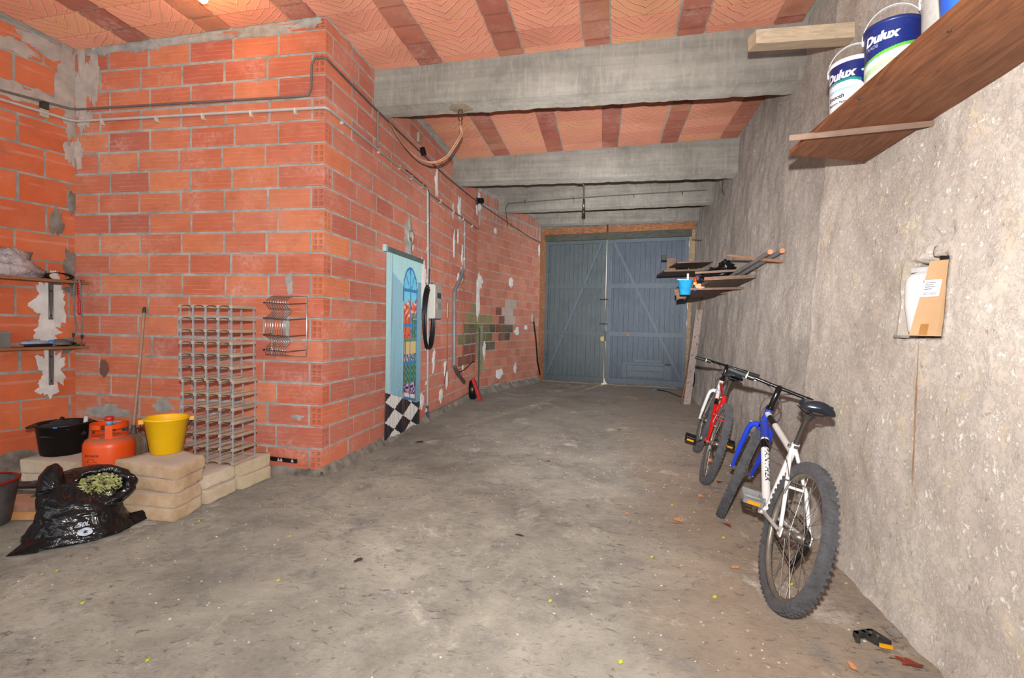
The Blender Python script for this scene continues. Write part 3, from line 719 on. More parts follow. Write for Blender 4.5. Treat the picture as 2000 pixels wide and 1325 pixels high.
c5 = MB().tube([(xo + .012, 5.2, 2.955), (xo + .012, 5.88, 2.945), (xo + .012, 5.93, 2.90), (xo + .012, 5.99, 1.80)], .004, 6).build('cable', BLK, None, 'black cable clipped along the conduit and down to the meter box', 'cable')
for i in range(6): MB().tube([(xo, 5.2 + i * .12, 2.925), (xo + .018, 5.2 + i * .12, 2.94), (xo, 5.2 + i * .12, 2.965)], .003, 5).build('cable_tie', BLK, c5)
c6 = MB().tube([(xo, 5.95, 2.90), (xo, 6.6, 2.91), (xo, 7.55, 2.92), (xo, 8.3, 2.93), (xo, 8.48, 2.95)], .010, 8).build('conduit', GREY, None, 'grey conduit with a black cable continuing along the side wall beyond the meter drop', 'conduit')
clips(c6, [(xo, y, 2.915) for y in (6.4, 7.0, 7.5, 8.05)])
c7 = MB().tube([(xo, 7.60, 2.90), (xo, 7.62, 2.15)], .010, 8).build('conduit', PALE, None, 'thin white vertical conduit dropping between white plaster smears on the side wall', 'conduit')
clips(c7, [(xo, 7.605, 2.7), (xo, 7.61, 2.3)])
c8 = MB().tube([w2p(.04, 3.30) + n2 * .02, w2p(.04, 3.02) + n2 * .02], .010, 8).build('conduit', PALE, None, 'short white conduit below the round black fitting where the far wall begins', 'conduit')
c9 = MB().tube([w2p(.06, 3.40) + n2 * .02, w2p(1.2, 3.25) + n2 * .025, w2p(2.0, 3.16) + n2 * .02, w2p(2.62, 3.12) + n2 * .02], .009, 8).build('cable', DKC, None, 'dark cable sagging along the top of the far angled brick wall to the doors', 'cable')
# grey waste pipe with an elbow, copper pipes, rusty pipe, skirting conduit
pp = MB().tube([(xo + .01, 7.50, 2.12), (xo + .01, 7.42, 2.00), (xo + .01, 7.10, 1.76), (xo + .01, 7.07, 1.68), (xo + .01, 7.13, .60)], .028, 12).build('waste_pipe', M('grey_pvc', (150, 148, 152), .35), None, 'thick grey plastic pipe with a bent top fixed to the side wall', 'pipe')
clips(pp, [(xo, 7.10, 1.28), (xo, 7.12, .92)], m=STL)
MB().tube([(xo + .03, 7.09, .62), (xo + .03, 7.25, .50), (xo + .03, 7.62, .33)], [.03, .028, .03], 12).build('waste_pipe', M('lead_grey_pipe', (112, 106, 98), .55), None, 'old leaden pipe piece slanting down from the foot of the grey pipe', 'pipe')
CUP = M('old_copper', (150, 92, 70), .35, .7)
MB().tube([(xo, 7.62, 2.05), (xo, 7.64, .60)], .009, 8).build('copper_pipe', CUP, None, 'upright copper pipe right of the thick grey pipe', 'pipe')
MB().tube([(xo, 7.14, .62), (xo, 7.45, .50), (xo, 7.75, .52), (xo, 8.3, .62)], .009, 8).build('copper_pipe', M('dark_tarnished_pipe', (92, 70, 60), .5, .5), None, 'dark tarnished pipe sagging sideways under the green painted bricks', 'pipe')
MB().tube([(xo, 6.80, 1.56), (xo, 6.81, 1.35)], .009, 8).build('copper_pipe', M('brass_stub', (190, 150, 90), .35, .7), None, 'short brass pipe stub left of the thick grey pipe', 'pipe')
MB().tube([(xo, 6.80, 1.33), (xo, 6.82, .75), (xo, 6.70, .40)], .006, 6).build('copper_pipe', CUP, None, 'thin bent copper tube hanging below the brass stub', 'pipe')
MB().tube([w2p(.10, 1.20) + n2 * .02, w2p(.10, .06) + n2 * .02], .012, 8).build('drain_pipe', M('dark_green_pipe', (70, 76, 66), .5), None, 'thin dark upright pipe at the bend between the two left walls', 'pipe')
MB().tube([(xo, 6.02, .10), (xo, 6.6, .095), (xo, 7.4, .09), (xo, 8.0, .10), (xo, 8.48, .09), w2p(.3, .10) + n2 * .11, w2p(.75, .2) + n2 * .04, w2p(1.1, .24) + n2 * .03], .011, 8).build('skirting_conduit', PALE, None, 'pale conduit running low along the foot of the side wall', 'conduit')
# white socket and black rubber hose by the doors
so = thing('wall_socket', w2p(2.32, 1.38), 'small cream socket high on the far wall beside the doors', 'socket')
MB().obox(w2p(2.32, 1.43) + n2 * .02, u2 * .045, n2 * .02, V((0, 0, .075))).build('box', M('cream_plastic', (200, 194, 168), .45), so)
MB().cyl(w2p(2.32, 1.42) + n2 * .04, w2p(2.32, 1.42) + n2 * .046, .02).build('outlet', M('grey_outlet', (130, 126, 112), .5), so)
MB().tube([w2p(2.34, 1.35) + n2 * .03, w2p(2.45, .9) + n2 * .05, w2p(2.52, .45) + n2 * .06, w2p(2.62, .22) + n2 * .07, w2p(2.66, .16) + n2 * .06], .017, 8).build('black_pipe', BLK, None, 'black pipe hanging from the cream socket down to the door corner', 'pipe')
# round black fitting, and the cream/black fitting near the sagging cable
rf = thing('round_fitting', (XS + .03, 8.46, 3.40), 'round black lamp fitting at the top where the side wall bends', 'fitting')
MB().cyl((XS + .0, 8.46, 3.44), (XS + .10, 8.40, 3.42), .05, .05, 20).build('body', BLK, rf)
MB().obox((XS + .012, 8.36, 3.40), (.012, 0, 0), (0, .045, 0), (0, 0, .06)).build('back_plate', M('brown_back_plate', (110, 84, 66), .6), rf)
lf = thing('lamp_holder', (XS + .03, 5.60, 3.36), 'cream connector with a black lamp holder on the side wall beyond the nearest beam', 'fitting')
MB().obox((XS + .03, 5.57, 3.45), (.015, 0, 0), (0, .03, 0), (0, 0, .055)).build('connector', M('cream_plastic', (200, 194, 168), .45), lf)
for k in range(3): MB().cyl((XS + .045, 5.55, 3.42 + k * .03), (XS + .052, 5.55, 3.42 + k * .03), .006, n=8).build('screw', STL, lf)
MB().cyl((XS + .04, 5.65, 3.36), (XS + .06, 5.66, 3.275), .03, .034, 16).build('holder', BLK, lf)
jb = thing('junction_box', (-4.66, 3.40, 2.95), 'small cream junction box under the dark conduit on the left end wall', 'electrical box')
MB().obox((-4.655, 3.40, 2.955), (.006, .03, 0), (.012, -.003, 0), (0, 0, .032)).build('box', M('cream_plastic', (200, 194, 168), .45), jb)
MB().obox((-4.65, 3.40, 3.02), (.006, .025, 0), (.016, -.003, 0), (0, 0, .03)).build('dark_bracket', M('dark_iron', (74, 70, 68), .5, .4), jb)
# hook in the first beam, sagging cable
hk = thing('ceiling_hook', (-1.39, 4.62, 3.3), 'rusty iron ring in a damp patch under the nearest concrete beam', 'hook')
MB().patch((-1.39, 4.61, 3.332), (1, 0, 0), (0, 1, 0), (0, 0, -1), .11, .09, .006, 2, .25).build('damp_patch', M('brown_damp_concrete', (146, 130, 108), .9), hk)
RU = M('rusty_iron', (96, 66, 50), .7, .4)
MB().tube([V((-1.39 + .018 * math.cos(a), 4.62, 3.29 + .036 * math.sin(a))) for a in np.linspace(0, 2 * math.pi, 20, endpoint=False)], .0055, 6, closed=True).build('ring', RU, hk)
MB().tube([(-1.385, 4.625, 3.265), (-1.37, 4.63, 3.235), (-1.39, 4.63, 3.215), (-1.405, 4.63, 3.235)], .005, 6).build('hook_end', RU, hk)
def hermite(pts, n=8):
    pts = [V(p) for p in pts]; out = []
    for i in range(len(pts) - 1):
        p0 = pts[max(i - 1, 0)]; p1, p2 = pts[i], pts[i + 1]; p3 = pts[min(i + 2, len(pts) - 1)]
        for k in range(n):
            t = k / n
            out.append(.5 * ((2 * p1) + (p2 - p0) * t + (2 * p0 - 5 * p1 + 4 * p2 - p3) * t * t + (3 * p1 - p0 - 3 * p2 + p3) * t ** 3))
    return out + [pts[-1]]
cb = MB(); pts = hermite([(-2.165, 4.72, 3.28), (-2.12, 4.70, 3.22), (-2.02, 4.70, 3.07), (-1.86, 4.70, 2.915), (-1.70, 4.70, 2.86), (-1.56, 4.69, 2.90), (-1.47, 4.68, 3.0), (-1.395, 4.66, 3.105), (-1.395, 4.64, 3.16), (-1.39, 4.63, 3.24)])
cb.tube(pts, .0065, 6); cb.tube([p + V((.012, .004, -.010)) for p in pts[4:-6]], .0055, 6)
cb.build('hanging_cable', M('beige_twin_cable', (196, 150, 116), .5), None, 'beige twin cable sagging in a loop from the wall to the ring in the beam', 'cable')
# pendant lamp holder with pull string beyond the second beam
pl = thing('pendant_holder', (-.30, 7.29, 2.88), 'bare pendant lamp holder on a brown rod under the second concrete beam', 'lamp')
MB().tube([(-.40, 7.285, 3.35), (-.33, 7.285, 3.348), (-.305, 7.285, 3.32), (-.30, 7.285, 3.12)], .011, 8).build('rod', M('brown_rod', (104, 84, 76), .6), pl)
MB().lathe([(0, .155), (.014, .15), (.018, .11), (.02, .02), (.0, .0)], (-.30, 7.285, 2.965), 14).build('socket', M('shiny_dark_socket', (84, 80, 82), .25, .6), pl)
MB().lathe([(0, .075), (.022, .07), (.028, .04), (.024, .0), (.0, -.0)], (-.30, 7.285, 2.895), 14).build('bulb_cap', M('dark_red_brown_cap', (58, 34, 28), .5), pl)
MB().tube([(-.305, 7.285, 2.90), (-.303, 7.285, 2.45)], .0025, 5).build('pull_string', M('thin_dark_string', (70, 64, 60), .8), pl)
cz = MB().tube([(-1.86, 9.50, 3.20), (-1.84, 9.16, 3.46), (-1.79, 9.14, 3.545), (-1.7, 9.13, 3.55), (.0, 9.0 - .15, 3.565), (1.70, 8.86, 3.62)], .009, 6).build('conduit', DKC, None, 'thin dark conduit running across the face of the third concrete beam', 'conduit')
for x in (-1.45, -.55, .5, 1.3): MB().tube([(x, 9.10 - (x + 1.9) * .09, 3.53), (x, 9.08 - (x + 1.9) * .09, 3.56), (x - .02, 9.10 - (x + 1.9) * .09, 3.59)], .006, 5).build('clip', RU, cz)
MB().tube([(1.73, 9.6, 3.45), (1.80, 9.9, 3.3), (1.80, 10.0, 2.2)], .012, 8).build('conduit', GREY, None, 'grey upright conduit down the right wall close to the doors', 'conduit')

# bare bulb at the upper left
bl = thing('ceiling_bulb', (-2.80, 3.05, 3.50), 'lit bare bulb hanging close under the tiled ceiling near the brick corner', 'lamp')
MB().lathe([(0, 0), (.014, .003), (.026, .014), (.031, .032), (.026, .05), (.016, .066), (.013, .08)], (-2.80, 3.05, 3.465), 20).build('bulb', None, bl)
bm = NT('glowing_bulb'); bm.b.inputs['Emission Color'].default_value = (1, .55, .18, 1); bm.b.inputs['Emission Strength'].default_value = 60
bl.children[0].data.materials.append(bm.m)
MB().cyl((-2.80, 3.05, 3.54), (-2.80, 3.05, 3.64), .02, .02).build('socket', BLK, bl)
MB().tube([(-2.80, 3.05, 3.64), (-2.80, 3.05, 3.67)], .004, 6).build('wire', BLK, bl)
lamp('bulb_light', 'POINT', (-2.80, 3.05, 3.40), 2.2, (1, .52, .2), shadow_soft_size=.03)

# ---------------------------------------------------------------- bamboo curtain with a printed window scene
def paint(u, v):
    """colour of the printed picture; u across 0..1, v height in metres"""
    P = lambda *c: c
    n_ = noise.noise(V((u * 9, v * 9, 3)))
    fl_top = .53 - .26 * u if u < .9 else .30
    wl, wr = .42 + (1.9 - v) * .03, .865
    cx_ = (wl + wr) / 2; hw = (wr - wl) / 2
    wb = .40 - (u - wl) * .22; arch = 1.60
    inside = False
    if wl <= u <= wr and v > wb:
        top = arch + math.sqrt(max(0, 1 - ((u - cx_) / hw) ** 2)) * .30
        inside = v < top
    if inside:
        fw_ = .028
        edge = u - wl < fw_ or wr - u < fw_ or v - wb < .035
        if v > arch:
            rr = math.hypot((u - cx_) / (hw - fw_), (v - arch) / .27)
            if rr > 1: edge = True
            a = math.degrees(math.atan2(v - arch, (u - cx_)))
            if abs(u - cx_ - (v - arch) * .62) < .010 or abs(u - cx_ + (v - arch) * .62) < .010: edge = True
        if edge or abs(u - cx_) < .014 or any(abs(v - q) < .018 for q in (1.63, 1.23, .80)): return P(52, 128, 178)
        if v > 1.58: return P(112, 202, 236)
        if v > 1.08:
            t = .5 + .5 * noise.noise(V((u * 22, v * 22, 0))); g = 1.50 + .08 * noise.noise(V((u * 14, 0, 2)))
            if v > g: return P(120, 204, 232)
            if t > .62 and v > 1.30: return P(244, 190, 170)
            if u < cx_ + .05 or v > 1.38: return P(222, 98, 58) if t > .35 else P(150, 70, 50)
            return P(66, 116, 96) if t > .4 else P(104, 150, 120)
        if v > 1.04: return P(96, 140, 112)
        if v > .90: return P(214, 190, 122)
        if v > .80:
            return P(214, 172, 214) if noise.noise(V((u * 40, v * 40, 1))) > .05 else P(74, 112, 82)
        if v > .56:
            zz = abs(((u * 11) % 1) - .5) * .10
            return P(52, 106, 84) if ((v + zz) * 14) % 1 > .45 else P(96, 150, 110)
        if v > wb + .08:
            return P(206, 166, 216) if noise.noise(V((u * 34, v * 34, 7))) > .0 else P(40, 44, 62)
        return P(236, 226, 220)
    if v < fl_top:
        a = (u * 2.1 + (v) / .215); b_ = (u * 2.1 - (v) / .215)
        return P(238, 234, 230) if (math.floor(a) + math.floor(b_)) % 2 == 0 else P(24, 24, 28)
    if u < .12: return P(176, 218, 222)
    if u < .14: return P(112, 160, 176)
    if wl - .01 > u: 
        if v > 1.80 - (u - .12) * .4: return P(176, 220, 222)
        return P(142, 190, 208)
    if u > wr and v < 1.75: return P(122, 168, 184)
    return P(176, 220, 220)
def vcol_mat(name, rough=.6, bmp=.1):
    t = NT(name); a = t.n('ShaderNodeVertexColor'); a.layer_name = 'Col'
    wc = t.coord('World'); n_ = t.ramp(t.noise(wc, 60, 4), [(.3, .82), (.7, 1.0)])
    col = t.mix(1.0, a.outputs[0], n_, 'MULTIPLY')
    return t.fin(col, rough, t.bump(t.noise(wc, 120, 3), bmp, .003))
VC = vcol_mat('printed_colours')
def add_cols(o, cols):
    me = o.data; at = me.color_attributes.new('Col', 'FLOAT_COLOR', 'CORNER')
    arr = []
    for p, c in zip(me.polygons, cols): arr += list(s2l(c)) * len(p.vertices)
    at.data.foreach_set('color', arr)
cu = thing('bamboo_curtain', (XS + .03, 5.23, 0), 'narrow bamboo strip curtain printed with a blue arched window over chequered floor', 'curtain')
b = MB(); cols = []
nr, nv_ = 96, 300; y0_, y1_ = 4.745, 5.735; zt_ = 1.985
for i in range(nr):
    u0, u1 = i / nr, (i + .93) / nr
    ya, yb = y0_ + (y1_ - y0_) * u0, y0_ + (y1_ - y0_) * u1; ym = (ya + yb) / 2
    bot = .015 + .02 * random.random(); ph = random.uniform(0, 6)
    for j in range(nv_):
        za, zb = bot + (zt_ - bot) * j / nv_, bot + (zt_ - bot) * (j + 1) / nv_
        wv = lambda z: .003 * math.sin(ph + z * 3)
        xa = XS + .022
        b.add([(xa + wv(za), ya, za), (xa + .006 + wv(za), ym, za), (xa + wv(za), yb, za), (xa + wv(zb), ya, zb), (xa + .006 + wv(zb), ym, zb), (xa + wv(zb), yb, zb)], [(0, 1, 4, 3), (1, 2, 5, 4)])
        c = paint((u0 + u1) / 2, (za + zb) / 2)
        if i in (int(nr * .50), int(nr * .505) + 1) and (za < 1.3): c = (130, 84, 74)
        if za < .5 and (i * 7) % 11 == 0: c = tuple(x * .7 + 30 for x in c)
        cols += [c, c]
st_ = b.build('bamboo_strips', VC, cu, kind='stuff'); add_cols(st_, cols)
MB().box(XS + .004, XS + .034, 4.70, 5.76, 1.985, 2.04).build('top_rail', M('grey_green_rail', (126, 146, 146), .6), cu)
MB().box(XS + .002, XS + .04, 4.69, 4.735, 1.98, 2.05).build('rail_cap', M('pale_aqua_cap', (190, 226, 224), .6), cu)

# meter box with hose coil
mb = thing('meter_box', (XS + .02, 6.20, 1.31), 'white electrical box partly behind the black hose coil on the side wall', 'electrical box')
MB().box(XS + .06, XS + .13, 5.90, 6.16, 1.32, 1.75).build('case', M('white_enclosure', (214, 210, 200), .4, 0, .04), mb)
MB().box(XS + .13, XS + .142, 5.91, 6.15, 1.33, 1.74).build('cover', M('white_cover', (224, 220, 210), .35, 0, .03), mb)
MB().box(XS + .142, XS + .147, 5.98, 6.12, 1.58, 1.65).build('window', M('dark_meter_window', (70, 76, 84), .2), mb)
MB().box(XS + .142, XS + .146, 5.98, 6.12, 1.44, 1.52).build('switch_panel', M('grey_switch_panel', (190, 188, 182), .4), mb)
for z in (1.35, 1.71): MB().cyl((XS + .14, 5.935, z), (XS + .147, 5.935, z), .008, n=8).build('screw', STL, mb)
MB().box(XS + .003, XS + .012, 5.84, 6.20, 1.30, 1.80).build('back_board', M('dusty_white_board', (196, 186, 180), .6), mb)
b = MB()
for k, (dx, ry, rz, dz) in enumerate(((.0, .165, .40, 0), (.012, .155, .385, -.01), (.024, .15, .39, .005), (.034, .16, .38, -.015))):
    cc = hermite([(XS + dx + .03 + .006 * math.sin(a * 2 + k) - .0, 5.95 + ry * math.sin(a), 1.335 + dz + rz * math.cos(a)) for a in np.linspace(0, 2 * math.pi, 24)], 3)
    b.tube(cc, .0125, 8)
b.tube([(XS + .045, 5.95, 1.95), (XS + .045, 5.94, 1.72)], .009, 6)
b.build('hose_coil', M('black_rubber_hose', (34, 34, 36), .3, 0, .1, 30, .05), None, 'black hose wound in an upright oval coil over the white electrical box', 'hose')

# black wheel-shaped object and red bar on the floor against the side wall
rb = MB(); rb.beam((-2.07, 7.84, .375), (-1.93, 7.83, .01), .045, .05, (1, 0, 0)); RDM = M('bright_red_paint', (206, 34, 34), .45, 0, .1)
rdo = rb.build('red_bar', RDM, None, 'short red metal bar leaning against a black wheel at the side wall', 'bar')
bw = thing('black_wheel', (-2.08, 7.98, 0), 'black plastic wheel standing on edge against the side wall behind a red bar', 'reel')
MB().lathe([(.03, -.05), (.15, -.05), (.165, -.03), (.165, .03), (.15, .05), (.03, .05), (.03, -.05)], (-2.10, 7.98, .165), 28, (1, .12, .03)).build('drum', BLK, bw)
MB().lathe([(0, .052), (.09, .055), (.10, .03)], (-2.10, 7.98, .165), 20, (1, .12, .03)).build('hub', M('grey_blue_hub', (120, 124, 138), .5), bw)

# ---------------------------------------------------------------- left shelves and what is on them
def w3b(s, z, o): return A3 + u3 * s + n3 * o + V((0, 0, z))
def shelf_left(s0, s1, z, wd, lab):
    t = thing('wall_shelf', w3b(.3, z, .0), lab, 'shelf')
    MB().obox(w3b((s0 + s1) / 2, z, wd / 2 + .008), u3 * (s1 - s0) / 2, n3 * wd / 2, V((0, 0, .011))).build('board', WD_X, t)
    for s in (.20,):
        b = MB()
        b.obox(w3b(s, z - .17, .016), u3 * .016, n3 * .003, V((0, 0, .155))); b.obox(w3b(s, z - .0155, wd * .45), u3 * .016, n3 * wd * .42, V((0, 0, .003)))
        b.tube([w3b(s - .012, z - .30, .022), w3b(s - .012, z - .022, .022), w3b(s - .012, z - .022, wd * .7)], .004, 6)
        b.tube([w3b(s + .012, z - .30, .022), w3b(s + .012, z - .022, .022), w3b(s + .012, z - .022, wd * .7)], .004, 6)
        b.build('bracket', STL, t)
        for q in (.29, .08): MB().cyl(w3b(s, z - q, .018), w3b(s, z - q, .024), .008, n=8).build('screw', M('dark_iron', (74, 70, 68), .5, .4), t)
    return t
shelf_left(.02, 1.4, 1.548, .22, 'upper brown shelf board on steel brackets at the left edge')
shelf_left(-.01, 1.4, .985, .15, 'lower brown shelf board on steel brackets at the left edge')
sk = MB()
sk.blob(w3b(.52, 1.60, .135), (.10, .23, .10), 4, .5, 2.4, 3, -.045)
sk.blob(w3b(.50, 1.69, .13), (.07, .12, .09), 3, .7, 3.0, 8, -.05)
sack_m = NT('crumpled_white_plastic'); wc_ = sack_m.coord('World')
sk.build('plastic_sack', sack_m.fin(sack_m.ramp(sack_m.noise(wc_, 6, 4), [(.3, s2l((176, 166, 170))), (.7, s2l((222, 214, 216)))]), .3, sack_m.bump(sack_m.noise(wc_, 22, 5, .6, 1.5), .9, .02)), None, 'crumpled white plastic sack on the upper left shelf', 'sack')
b = MB(); pts = [w3b(.20 + .085 * math.cos(a), 1.590 + .030 * math.sin(a), .13 + .02 * math.cos(2 * a)) for a in np.linspace(0, 2 * math.pi, 28, endpoint=False)]
vs = []; 
for p in pts: vs += [p + n3 * -.035 + V((0, 0, .0)), p + n3 * .035]
b.add(vs, [(2 * i, 2 * i + 1, (2 * i + 3) % 56, (2 * i + 2) % 56) for i in range(28)], True)
b.add([v + (v - w3b(.20, 1.585, .13)).normalized() * .004 for v in vs], [(2 * i, 2 * i + 1, (2 * i + 3) % 56, (2 * i + 2) % 56) for i in range(28)], True)
bt = b.build('belt_loop', M('dull_black_belt', (44, 44, 46), .5), None, 'black rolled strap loop on the upper left shelf beside the sack', 'strap')
MB().tube([w3b(.10, 1.575, .13), w3b(.05, 1.568, .15), w3b(.02, 1.567, .14)], .008, 6).build('strap_end', M('grey_brown_strap', (120, 108, 100), .7), bt)
# red tool and bungee cord hanging from the shelf end
HX = V((-4.425, 3.50, 0))
rt = thing('red_tool', HX + V((0, 0, 1.28)), 'red plastic tool with a ridged handle hanging from the upper left shelf end', 'tool')
MB().tube([HX + V((0, 0, z)) for z in (1.57, 1.56, 1.50, 1.43, 1.41, 1.395)], [.010, .013, .014, .013, .010, .008], 8).build('handle', RDM, rt)
for k in range(5): MB().tube([HX + V((-.013, -.01, 1.535 - k * .022)), HX + V((.013, -.012, 1.54 - k * .022))], .004, 6).build('ridge', M('dark_red_ridge', (150, 20, 22), .5), rt)
MB().tube([HX + V((0, 0, z)) for z in (1.395, 1.37, 1.345, 1.30, 1.275, 1.27)], [.008, .014, .010, .013, .013, .009], 8).build('blade_sheath', RDM, rt)
bg = thing('bungee_cord', HX + V((0, -.01, 1.05)), 'grey bungee cord with hooks hung over the upper left shelf end', 'cord')
P_ = lambda dx, z, dy=0: HX + V((dx, -.015 + dy, z))
MB().tube(hermite([P_(-.035, 1.11), P_(-.012, 1.17), P_(-.03, 1.25), P_(-.04, 1.38), P_(-.035, 1.50), P_(-.02, 1.56), P_(0, 1.575), P_(.018, 1.56), P_(.03, 1.50), P_(.042, 1.38), P_(.042, 1.25), P_(.045, 1.09)]), .006, 7).build('cord', M('grey_woven_cord', (126, 132, 130), .7), bg)
for k, (dx, z) in enumerate(((-.045, 1.10), (.045, 1.085))):
    MB().cyl(P_(dx, z + .012), P_(dx, z - .018), .010, .008, 10).build('hook_cap', BLK, bg)
    MB().tube(hermite([P_(dx, z - .015), P_(dx - .002, z - .05), P_(dx + .01 if k else dx - .01, z - .075), P_(dx + .025 if k else dx - .02, z - .07), P_(dx + .032 if k else dx - .028, z - .05)], 4), .003, 6).build('hook', M('dark_iron', (74, 70, 68), .5, .4), bg)
# lower shelf
zl = .997
cn = thing('plastic_tub', w3b(.57, zl, .08), 'small grey translucent plastic tub on the lower left shelf at the frame edge', 'container')
MB().box(-.06, .06, -.06, .06, 0, .115).v
b = MB(); b.obox(w3b(.585, zl + .057, .085), u3 * .075, n3 * .055, V((0, 0, .057))); b.build('body', M('cloudy_grey_plastic', (120, 122, 120), .35), cn)
b = MB(); b.obox(w3b(.585, zl + .118, .085), u3 * .079, n3 * .059, V((0, 0, .005))); b.build('lid', M('cloudy_grey_lid', (140, 142, 138), .35), cn)
ph = thing('blue_white_device', w3b(.33, zl + .02, .09), 'rounded blue and white plastic case lying on the lower left shelf', 'device')
b = MB(); b.blob(w3b(.33, zl + .032, .085), (.035, .115, .022), 3, .05, 1, 1); b.build('case', M('pale_blue_plastic', (168, 190, 222), .3), ph)
b = MB(); b.blob(w3b(.23, zl + .032, .09), (.030, .03, .023), 3, .05, 1, 2); b.build('blue_end', M('mid_blue_plastic', (84, 140, 198), .3), ph)
b = MB(); b.blob(w3b(.39, zl + .034, .10), (.022, .025, .021), 3, .05, 1, 3); b.build('button_ring', M('mid_blue_plastic', (84, 140, 198), .3), ph)
MB().tube([w3b(.42, zl + .012, .12), w3b(.38, zl + .012, .125), w3b(.24, zl + .013, .12)], [.011, .012, .012], 10).build('torch', M('black_plastic', (30, 29, 30), .35), None, 'slim black torch lying in front of the blue and white case', 'torch')
b = MB(); b.lathe([(.0, .05), (.04, .045), (.075, .02), (.085, .0), (.08, .0), (.0, .0)], w3b(.16, zl + .012, .075), 26, (0, 0, 1), 1, 1); b.build('grinding_disc', M('grey_dusty_dome', (112, 108, 106), .5), None, 'grey domed disc behind the case on the lower left shelf', 'disc')
b = MB(); b.blob(w3b(.12, zl + .02, .11), (.035, .06, .018), 3, .3, 3, 5); b.build('black_strap', BLK, None, 'black crumpled strap on the lower left shelf beside the green twine', 'strap')
b = MB()
for k in range(7): b.tube([w3b(.10 - .012 * k * .3 + .05 * math.cos(a), zl + .006 + k * .0014 + .003 * math.sin(3 * a + k), .10 + .022 * math.sin(a)) for a in np.linspace(0, 2 * math.pi, 16, endpoint=False)], .0028, 5, closed=True)
b.build('green_twine', M('green_twine', (34, 130, 92), .5), None, 'loose loops of green twine at the end of the lower left shelf', 'twine')

# ---------------------------------------------------------------- stone slabs and platform
def slab(name, quad, z0, z1, lab, grp, seed, mat):
    b = MB(); q = [V((x, y, 0)) for x, y in quad]; c = sum(q, V()) / 4
    nx_, ny_ = 28, 6
    ring = []
    N = 15
    for i in range(4):
        p0, p1, p2 = q[i - 1], q[i], q[(i + 1) % 4]
        a = p1 + (p0 - p1).normalized() * .035; d = p1 + (p2 - p1).normalized() * .035
        for k in range(5):
            t = k / 4; ring.append(a * (1 - t) ** 2 + p1 * 2 * t * (1 - t) + d * t * t)
        nx2 = q[(i + 1) % 4] + (p1 - q[(i + 1) % 4]).normalized() * .035
        for k in range(1, N): ring.append(d.lerp(nx2, k / N))
    K = len(ring); prof = [(-.008, z0), (-.001, z0 + .004), (.0, z0 + .02), (.0, z1 - .02), (-.003, z1 - .006), (-.012, z1)]
    vs = []
    for o_, z in prof:
        for r_ in ring:
            d = (r_ - c).normalized(); vs.append(r_ + d * (o_ + .012 * nz((r_.x, r_.y, z * 2 + seed), 9, 5)) + V((0, 0, z + .004 * nz((r_.x, r_.y, seed), 8))))
    for s_, zz in ((.66, z1 + .001), (.33, z1 + .002)):
        for r_ in ring: p = c.lerp(r_, s_); vs.append(V((p.x, p.y, zz + .004 * nz((p.x, p.y, seed), 12))))
    vs.append(V((c.x, c.y, z1)))
    fs = [(i * K + k, i * K + (k + 1) % K, (i + 1) * K + (k + 1) % K, (i + 1) * K + k) for i in range(7) for k in range(K)]
    fs += [(7 * K + k, 7 * K + (k + 1) % K, 8 * K) for k in range(K)] + [tuple(range(K))[::-1]]
    b.add(vs, fs, True)
    return b.build(name, mat, None, lab, 'stone slab', grp)
def stone_mat(name, a, b_, c):
    t = NT(name); wc = t.coord('World')
    col = t.ramp(t.noise(wc, 5, 6, .65), [(.3, s2l(a)), (.5, s2l(b_)), (.72, s2l(c))])
    pit = t.ramp(t.noise(wc, 55, 5, .75), [(.6, 0.0), (.7, 1.0)])
    col = t.mix(t.math('MULTIPLY', pit, .45), col, s2l((120, 98, 76)))
    gp = t.n('ShaderNodeNewGeometry'); sx = t.n('ShaderNodeSeparateXYZ'); t.l(gp.outputs['Normal'], sx.inputs[0])
    col = t.mix(t.ramp(sx.outputs[2], [(.6, 0.0), (.9, .7)]), col, s2l((176, 158, 148)))   # grey dust lying on top
    return t.fin(col, .92, t.bump(t.noise(wc, 40, 6, .75), .8, .008), 0, .2)
ST1 = stone_mat('tan_cast_stone', (166, 136, 106), (186, 158, 128), (204, 184, 158)); ST2 = stone_mat('pale_cast_stone', (180, 160, 136), (200, 182, 158), (214, 200, 180))
q1 = ((-2.55, 2.585), (-2.615, 2.88), (-3.00, 2.97), (-3.07, 2.63)); q2 = ((-2.535, 2.565), (-2.595, 2.84), (-2.98, 2.95), (-3.05, 2.55))
for k, (z0, z1) in enumerate(((.0, .082), (.083, .165), (.170, .250), (.252, .335))):
    slab('stone_slab', q2 if k < 2 else q1, z0, z1, ('thick tan stone slab at the bottom of the stack under the yellow bucket', 'second stone slab from the floor in the stack under the yellow bucket', 'third stone slab from the floor in the stack under the yellow bucket', 'top stone slab carrying the yellow bucket')[k], 'stone slabs under the yellow bucket', 10 * k + 3, ST1)
q3_ = ((-3.70, 2.90), (-3.75, 3.36), (-4.30, 3.30), (-4.17, 2.87))
for k, (z0, z1) in enumerate(((.0, .098), (.100, .200))):
    slab('stone_slab', q3_, z0, z1, ('lower pale stone slab on the floor under the black tub', 'upper pale stone slab directly under the black tub')[k], 'stone slabs under the black tub', 60 + 10 * k, ST2)
